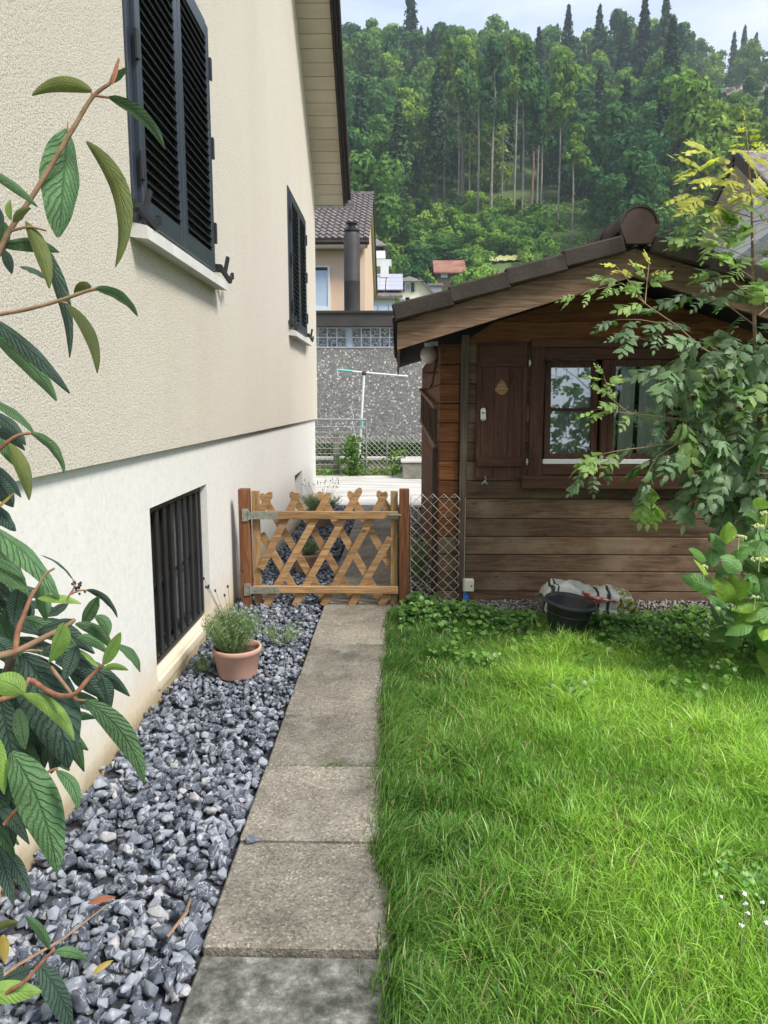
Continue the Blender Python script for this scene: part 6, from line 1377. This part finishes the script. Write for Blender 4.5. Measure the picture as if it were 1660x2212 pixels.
y_ = 108.0; rows = 0
while y_ < 316:
    x = -.19 * y_ + fr.uniform(0, 5)
    while x < .58 * y_:
        px = 858 + 1600 * x / y_; jx, jy = x + fr.uniform(-2.2, 2.2), y_ + fr.uniform(-2.5, 2.5)
        # cliff clearing and rock band at the right, open floor under the pale trunks
        rock = (px > 1430 and 186 < y_ < 264)
        edge = y_ < 147 and 960 < px < 1190
        if y_ < 139 and not (px > 1235 or px < 860): edge = True
        if not rock and not edge and nb_[1] < 298:
            pc = .12 + (.30 if y_ > 272 and px < 1260 else 0) + (.18 if 1180 < px < 1420 and y_ < 230 else 0)
            if px > 1300 and y_ > 262: pc = .30
            s = fr.uniform(.82, 1.18) * (.92 if y_ > 270 else 1.0) * (.68 if (px > 1400 and 125 < y_ < 190) else 1)
            if fr.random() < pc:
                plant('c', jx, jy, s * fr.uniform(.85, 1.1), 'dark pointed conifer ' + where(jx, jy), 'tree', 'conifers in the hillside wood', fr.choice(CO), fr.choice(CT), 'conifer'); nb_[0] += 1
            else:
                plant('b', jx, jy, s, blab(jx, jy), 'tree', 'broadleaf trees in the hillside wood', fr.choice(BR), fr.choice(BT), 'broadleaf_tree'); nb_[1] += 1
        x += fr.uniform(7.2, 9.4) * (1.0 if y_ < 230 else 1.08)
    y_ += fr.uniform(7.5, 9.0) * (1.0 if y_ < 230 else 1.15)
print('FOREST', nb_)
# tall pale-stemmed trees at the edge of the clearing
BT_N = 0
for (x, yb, yt, k) in ((1032, 486, 300, 0), (1061, 498, 290, 1), (1084, 455, 300, 2), (990, 438, 262, 0), (997, 436, 258, 1), (1001, 432, 270, 2), (1127, 492, 288, 0), (1167, 500, 340, 1), (1236, 520, 400, 2), (1014, 440, 300, 1), (1160, 460, 300, 0), (960, 430, 250, 2), (1205, 500, 300, 1), (1110, 470, 270, 2)):
    # ground distance where the sight line meets the slope
    Y_ = 110.0
    while Y_ < 200:
        p = at_y(x, yb, Y_)
        if p.z <= gz(p.x, Y_): break
        Y_ += .5
    p = at_y(x, yb, Y_); s = (868 - yt + 868 - 868) and ((yb - yt) / 1600 * Y_) / 14.0
    BT_N += 1
    r = thing('tall_thin_tree', 'tall tree with bare pale trunk at the clearing edge, ' + {1032: 'sixth from the left', 1061: 'seventh from the left', 1084: 'eighth from the left', 990: 'second from the left', 997: 'third from the left', 1001: 'fourth from the left', 1127: 'just left of the dying pine', 1167: 'second right of the dying pine', 1236: 'rightmost, beside the dead snags', 1014: 'fifth from the left', 1160: 'first right of the dying pine', 960: 'leftmost of all', 1205: 'second from the right', 1110: 'ninth from the left'}[x], 'tree', (p.x, Y_, gz(p.x, Y_) - .3), 'bare-stemmed trees at the clearing edge'); r.scale = (max(.75, s * .8), max(.75, s * .8), max(.7, min(1.25, s))); r.rotation_euler = (0, 0, fr.uniform(0, 6))
    a = link('crown', HCR[k], r); a.location = (0, 0, 0); a = link('trunk', HTR[k], r); a.location = (0, 0, 0)
Y_ = 140; p = at_y(1148, 450, Y_); r = thing('dying_pine', 'reddish-stemmed pine with flat brown thinning crown at the clearing edge', 'tree', (p.x, Y_, gz(p.x, Y_)))
g = np.random.default_rng(9); m_ = MB(); H_ = 15.5; m_.tube([(p.x, Y_, r.location.z), (p.x + .2, Y_, r.location.z + 8), (p.x - .1, Y_, r.location.z + H_)], [.24, .19, .08], 6)
for i in range(14):
    z = r.location.z + H_ * (.72 + .28 * i / 14); a = i * 2.4; L = 2.4 - .08 * i; m_.tube([(p.x, Y_, z), (p.x + math.cos(a) * L, Y_ + math.sin(a) * L, z + .3)], [.06, .02], 4)
m_.build('trunk', M['trunkred'], r)
C = np.concatenate([np.stack([g.normal(p.x + math.cos(i * 2.4) * 1.9, .6, 40), g.normal(Y_ + math.sin(i * 2.4) * 1.9, .6, 40), g.normal(r.location.z + H_ * (.74 + .26 * i / 14), .22, 40)], 1) for i in range(14)]) - np.array(r.location); V_, F_ = cloud(C, .22, 5, .5); link('crown', npmesh('crown', V_, F_, M['brownneedle']), r)
for i, (x, yb, yt) in enumerate(((1236, 520, 470), (1246, 500, 448))):
    p = at_y(x, yb, 136); m_ = MB(); h_ = (yb - yt) / 1600 * 136; m_.tube([(p.x, 136, p.z - 1), (p.x + .3, 136, p.z + h_ * .6), (p.x + .1, 136, p.z + h_)], [.14, .1, .04], 5); tag(m_.build('dead_snag', M['trunkpale']), ['short broken pale dead trunk just above the shed ridge', 'slender bent pale dead trunk above the shed roof'][i], 'tree')
# dark conifers breaking the skyline
for (x, yt, s) in ((868, 75, .8), (893, 72, .85), (910, 62, 1.0), (925, 66, .95), (962, 72, 1.0), (978, 78, .9), (994, 66, 1.05), (1018, 78, .85), (1045, 78, .9), (1080, 66, 1.0), (1093, 70, .85), (1365, 62, .9), (1400, 40, 1.2), (1390, 66, .9), (1100, 80, .8), (820, 82, .8), (1610, 60, 1.0), (1440, 72, .8)):
    Y_ = 292; p = at_y(x, yt, Y_); k = 0 if s > .95 else 3; H_ = (24, 21, 26, 19)[k]
    z0_ = gz(p.x, Y_); sc = (p.z - z0_) / H_
    r = thing('skyline_conifer', 'dark spruce whose pointed top breaks the skyline of the hill', 'tree', (p.x, Y_, z0_), 'spruces along the skyline'); r.scale = (s * 1.1, s * 1.1, max(.5, sc)); r.rotation_euler = (0, 0, fr.uniform(0, 6))
    a = link('crown', CO[k], r); a.location = (0, 0, 0); a = link('trunk', CT[0], r); a.location = (0, 0, 0)
# scrub in the clearing
SB = [crown('bush', lobes_tree(400 + i, 3.2, 2.3, .2, 8, 170, .24), 'scrub') for i in range(5)]
SD = [crown('bush', lobes_tree(420 + i, 4.2, 2.6, .2, 8, 200, .26), 'broad') for i in range(2)]
def grd(x, yb):
    Y_ = 60.0
    while Y_ < 290:
        p = at_y(x, yb, Y_)
        if p.z <= gz(p.x, Y_): break
        Y_ += .5
    return p
lb = ['light green rounded bush in the scrubby clearing', 'dark round bush in the scrubby clearing']
nb2 = 0
for i in range(300):
    x = fr.uniform(800, 1260); yb = fr.uniform(455, 640)
    if x > 1060 and yb > 590: continue
    if x > 1180 and yb > 500: continue
    if i >= 262: x = fr.uniform(1440, 1700); yb = fr.uniform(236, 300)
    if yb < 440 + .25 * abs(x - 1000): continue
    if 1040 < x < 1140 and 552 < yb < 610: continue
    if 915 < x < 1020 and yb > 545: continue
    p = grd(x, yb); dark = fr.random() < .12; me = fr.choice(SD if dark else SB); o = bpy.data.objects.new('scrub_bush', me); COL.objects.link(o); o.location = (p.x, p.y, gz(p.x, p.y) - .3); s = fr.uniform(.55, 1.25); o.scale = (s, s, s * fr.uniform(.7, 1.1)); o.rotation_euler = (0, 0, fr.uniform(0, 6))
    up_ = i >= 262
    tag(o, 'bush on the steep slope under the pale rock outcrop' if up_ else (lb[1] if dark else lb[0]) + (', left part' if x < 930 else ', middle part' if x < 1080 else ', right part'), 'bush', 'bushes under the outcrop' if up_ else 'dark bushes in the clearing' if dark else 'light bushes in the clearing'); nb2 += 1
g = np.random.default_rng(15); n_ = 42000; X_ = g.uniform(-22, 72, n_); Yy = g.uniform(62, 146, n_); keep = ~(((X_ / Yy > .035) & (X_ / Yy < .105) & (Yy < 99)) | ((X_ / Yy > .112) & (X_ / Yy < .172) & (Yy > 98) & (Yy < 116))); X_ = X_[keep]; Yy = Yy[keep]; n_ = len(X_)
Zz = np.array([gz(float(a), float(b)) for a, b in zip(X_, Yy)]) + g.uniform(0, .9, n_) * g.random(n_)
V_, F_ = cloud(np.stack([X_, Yy, Zz], 1), .34, 16, 0, np.tile(np.array([0, -.4, .9]), (n_, 1))); tag(link('hillside_undergrowth', npmesh('undergrowth', V_, F_, M['scrub'])), kind='stuff')
# bright village trees and shrubs at the foot of the slope
for (x, yt, yb, wd_, Y_, k, lab) in ((905, 540, 600, 40, 90, 1, 'bushy green tree right of the white house'), (845, 600, 640, 30, 60, 0, 'small shrub between solar-roof house and yellow house'), (955, 520, 590, 60, 110, 1, 'rounded grey-green tree above the red-roofed barn'), (1110, 495, 545, 34, 120, 1, 'compact dark green tree on the clearing right of centre'),
                             (915, 585, 640, 36, 92, 0, 'light green tree behind the yellow gable house'), (1030, 560, 600, 50, 95, 0, 'light green shrub right of the red-roofed barn'), (985, 606, 650, 44, 86, 0, 'bright green bush in front of the red-roofed barn'), (860, 440, 545, 46, 120, 1, 'dark broadleaf tree behind the peach house ridge')):
    p0, p1 = at_y(x, yb, Y_), at_y(x, yt, Y_); me = BR[x % 5] if k else SB[x % 5]; H_ = (17, 19, 15, 20, 16)[x % 5] if k else 3.2; R_ = (5.4, 4.8, 5.8, 5.2, 4.4)[x % 5] if k else 2.3
    z0_ = gz(p0.x, Y_) - .2; o = bpy.data.objects.new('village_tree', me); COL.objects.link(o); o.location = (p0.x, Y_, z0_); w__ = wd_ * Y_ / 1600 / (R_ * 1.1) * 1.1; o.scale = (w__, w__, max(.15, (p1.z - z0_) / H_)); tag(o, lab, 'tree' if k else 'shrub')
# meadow strip and limestone outcrop
p = [grd(*q) for q in ((1050, 572), (1128, 566), (1126, 556), (1062, 560))]; m_ = MB(); vs = []
for a in range(17):
    for b in range(7):
        u, v = a / 16, b / 6; e = .25 * math.sin(a * 1.7) * (1 if b else -1); q = p[0].lerp(p[1], u).lerp(p[3].lerp(p[2], u), v); yy = q.y + e * 2 - .5; vs.append((q.x, yy, gz(q.x, yy) + .45))
m_.add(vs, [(a * 7 + b, a * 7 + 7 + b, a * 7 + 8 + b, a * 7 + 1 + b) for a in range(16) for b in range(6)]); tag(m_.build('meadow_strip', pm('dry_meadow', [(.3, (.30, .32, .10)), (.7, (.42, .40, .17))], .3)), kind='structure')
def outcrop(name, xa, xb, yt, yb, Y_, seed):
    q = random.Random(seed); n = 26; m_ = MB(); vs = []
    for i in range(n + 1):
        x = xa + (xb - xa) * i / n; t = math.sin(math.pi * (i + .4) / (n + .8)) ** .5; top = at_y(x, yt + 6 * q.random(), Y_ + 7); bot = at_y(x, yb + 3 * q.random(), Y_)
        mid = (top.z + bot.z) / 2
        for j in range(7):
            s = j / 6; z = mid + (bot.z - mid) * t * (1 - 2 * s) if True else 0
            vs.append((top.x, Y_ + 7 * s ** .6 + q.uniform(-1.4, 1.4) - 2 * t, z + q.uniform(-.5, .5)))
        vs.append((top.x, Y_ + 14, mid - 3))
    m_.add(vs, [(i * 8 + j, (i + 1) * 8 + j, (i + 1) * 8 + j + 1, i * 8 + j + 1) for i in range(n) for j in range(7)]); return tag(m_.build(name, M['rock']), kind='structure')
outcrop('rock_outcrop', 1545, 1720, 182, 222, 223, 4); outcrop('rock_outcrop', 1455, 1530, 188, 220, 226, 5)
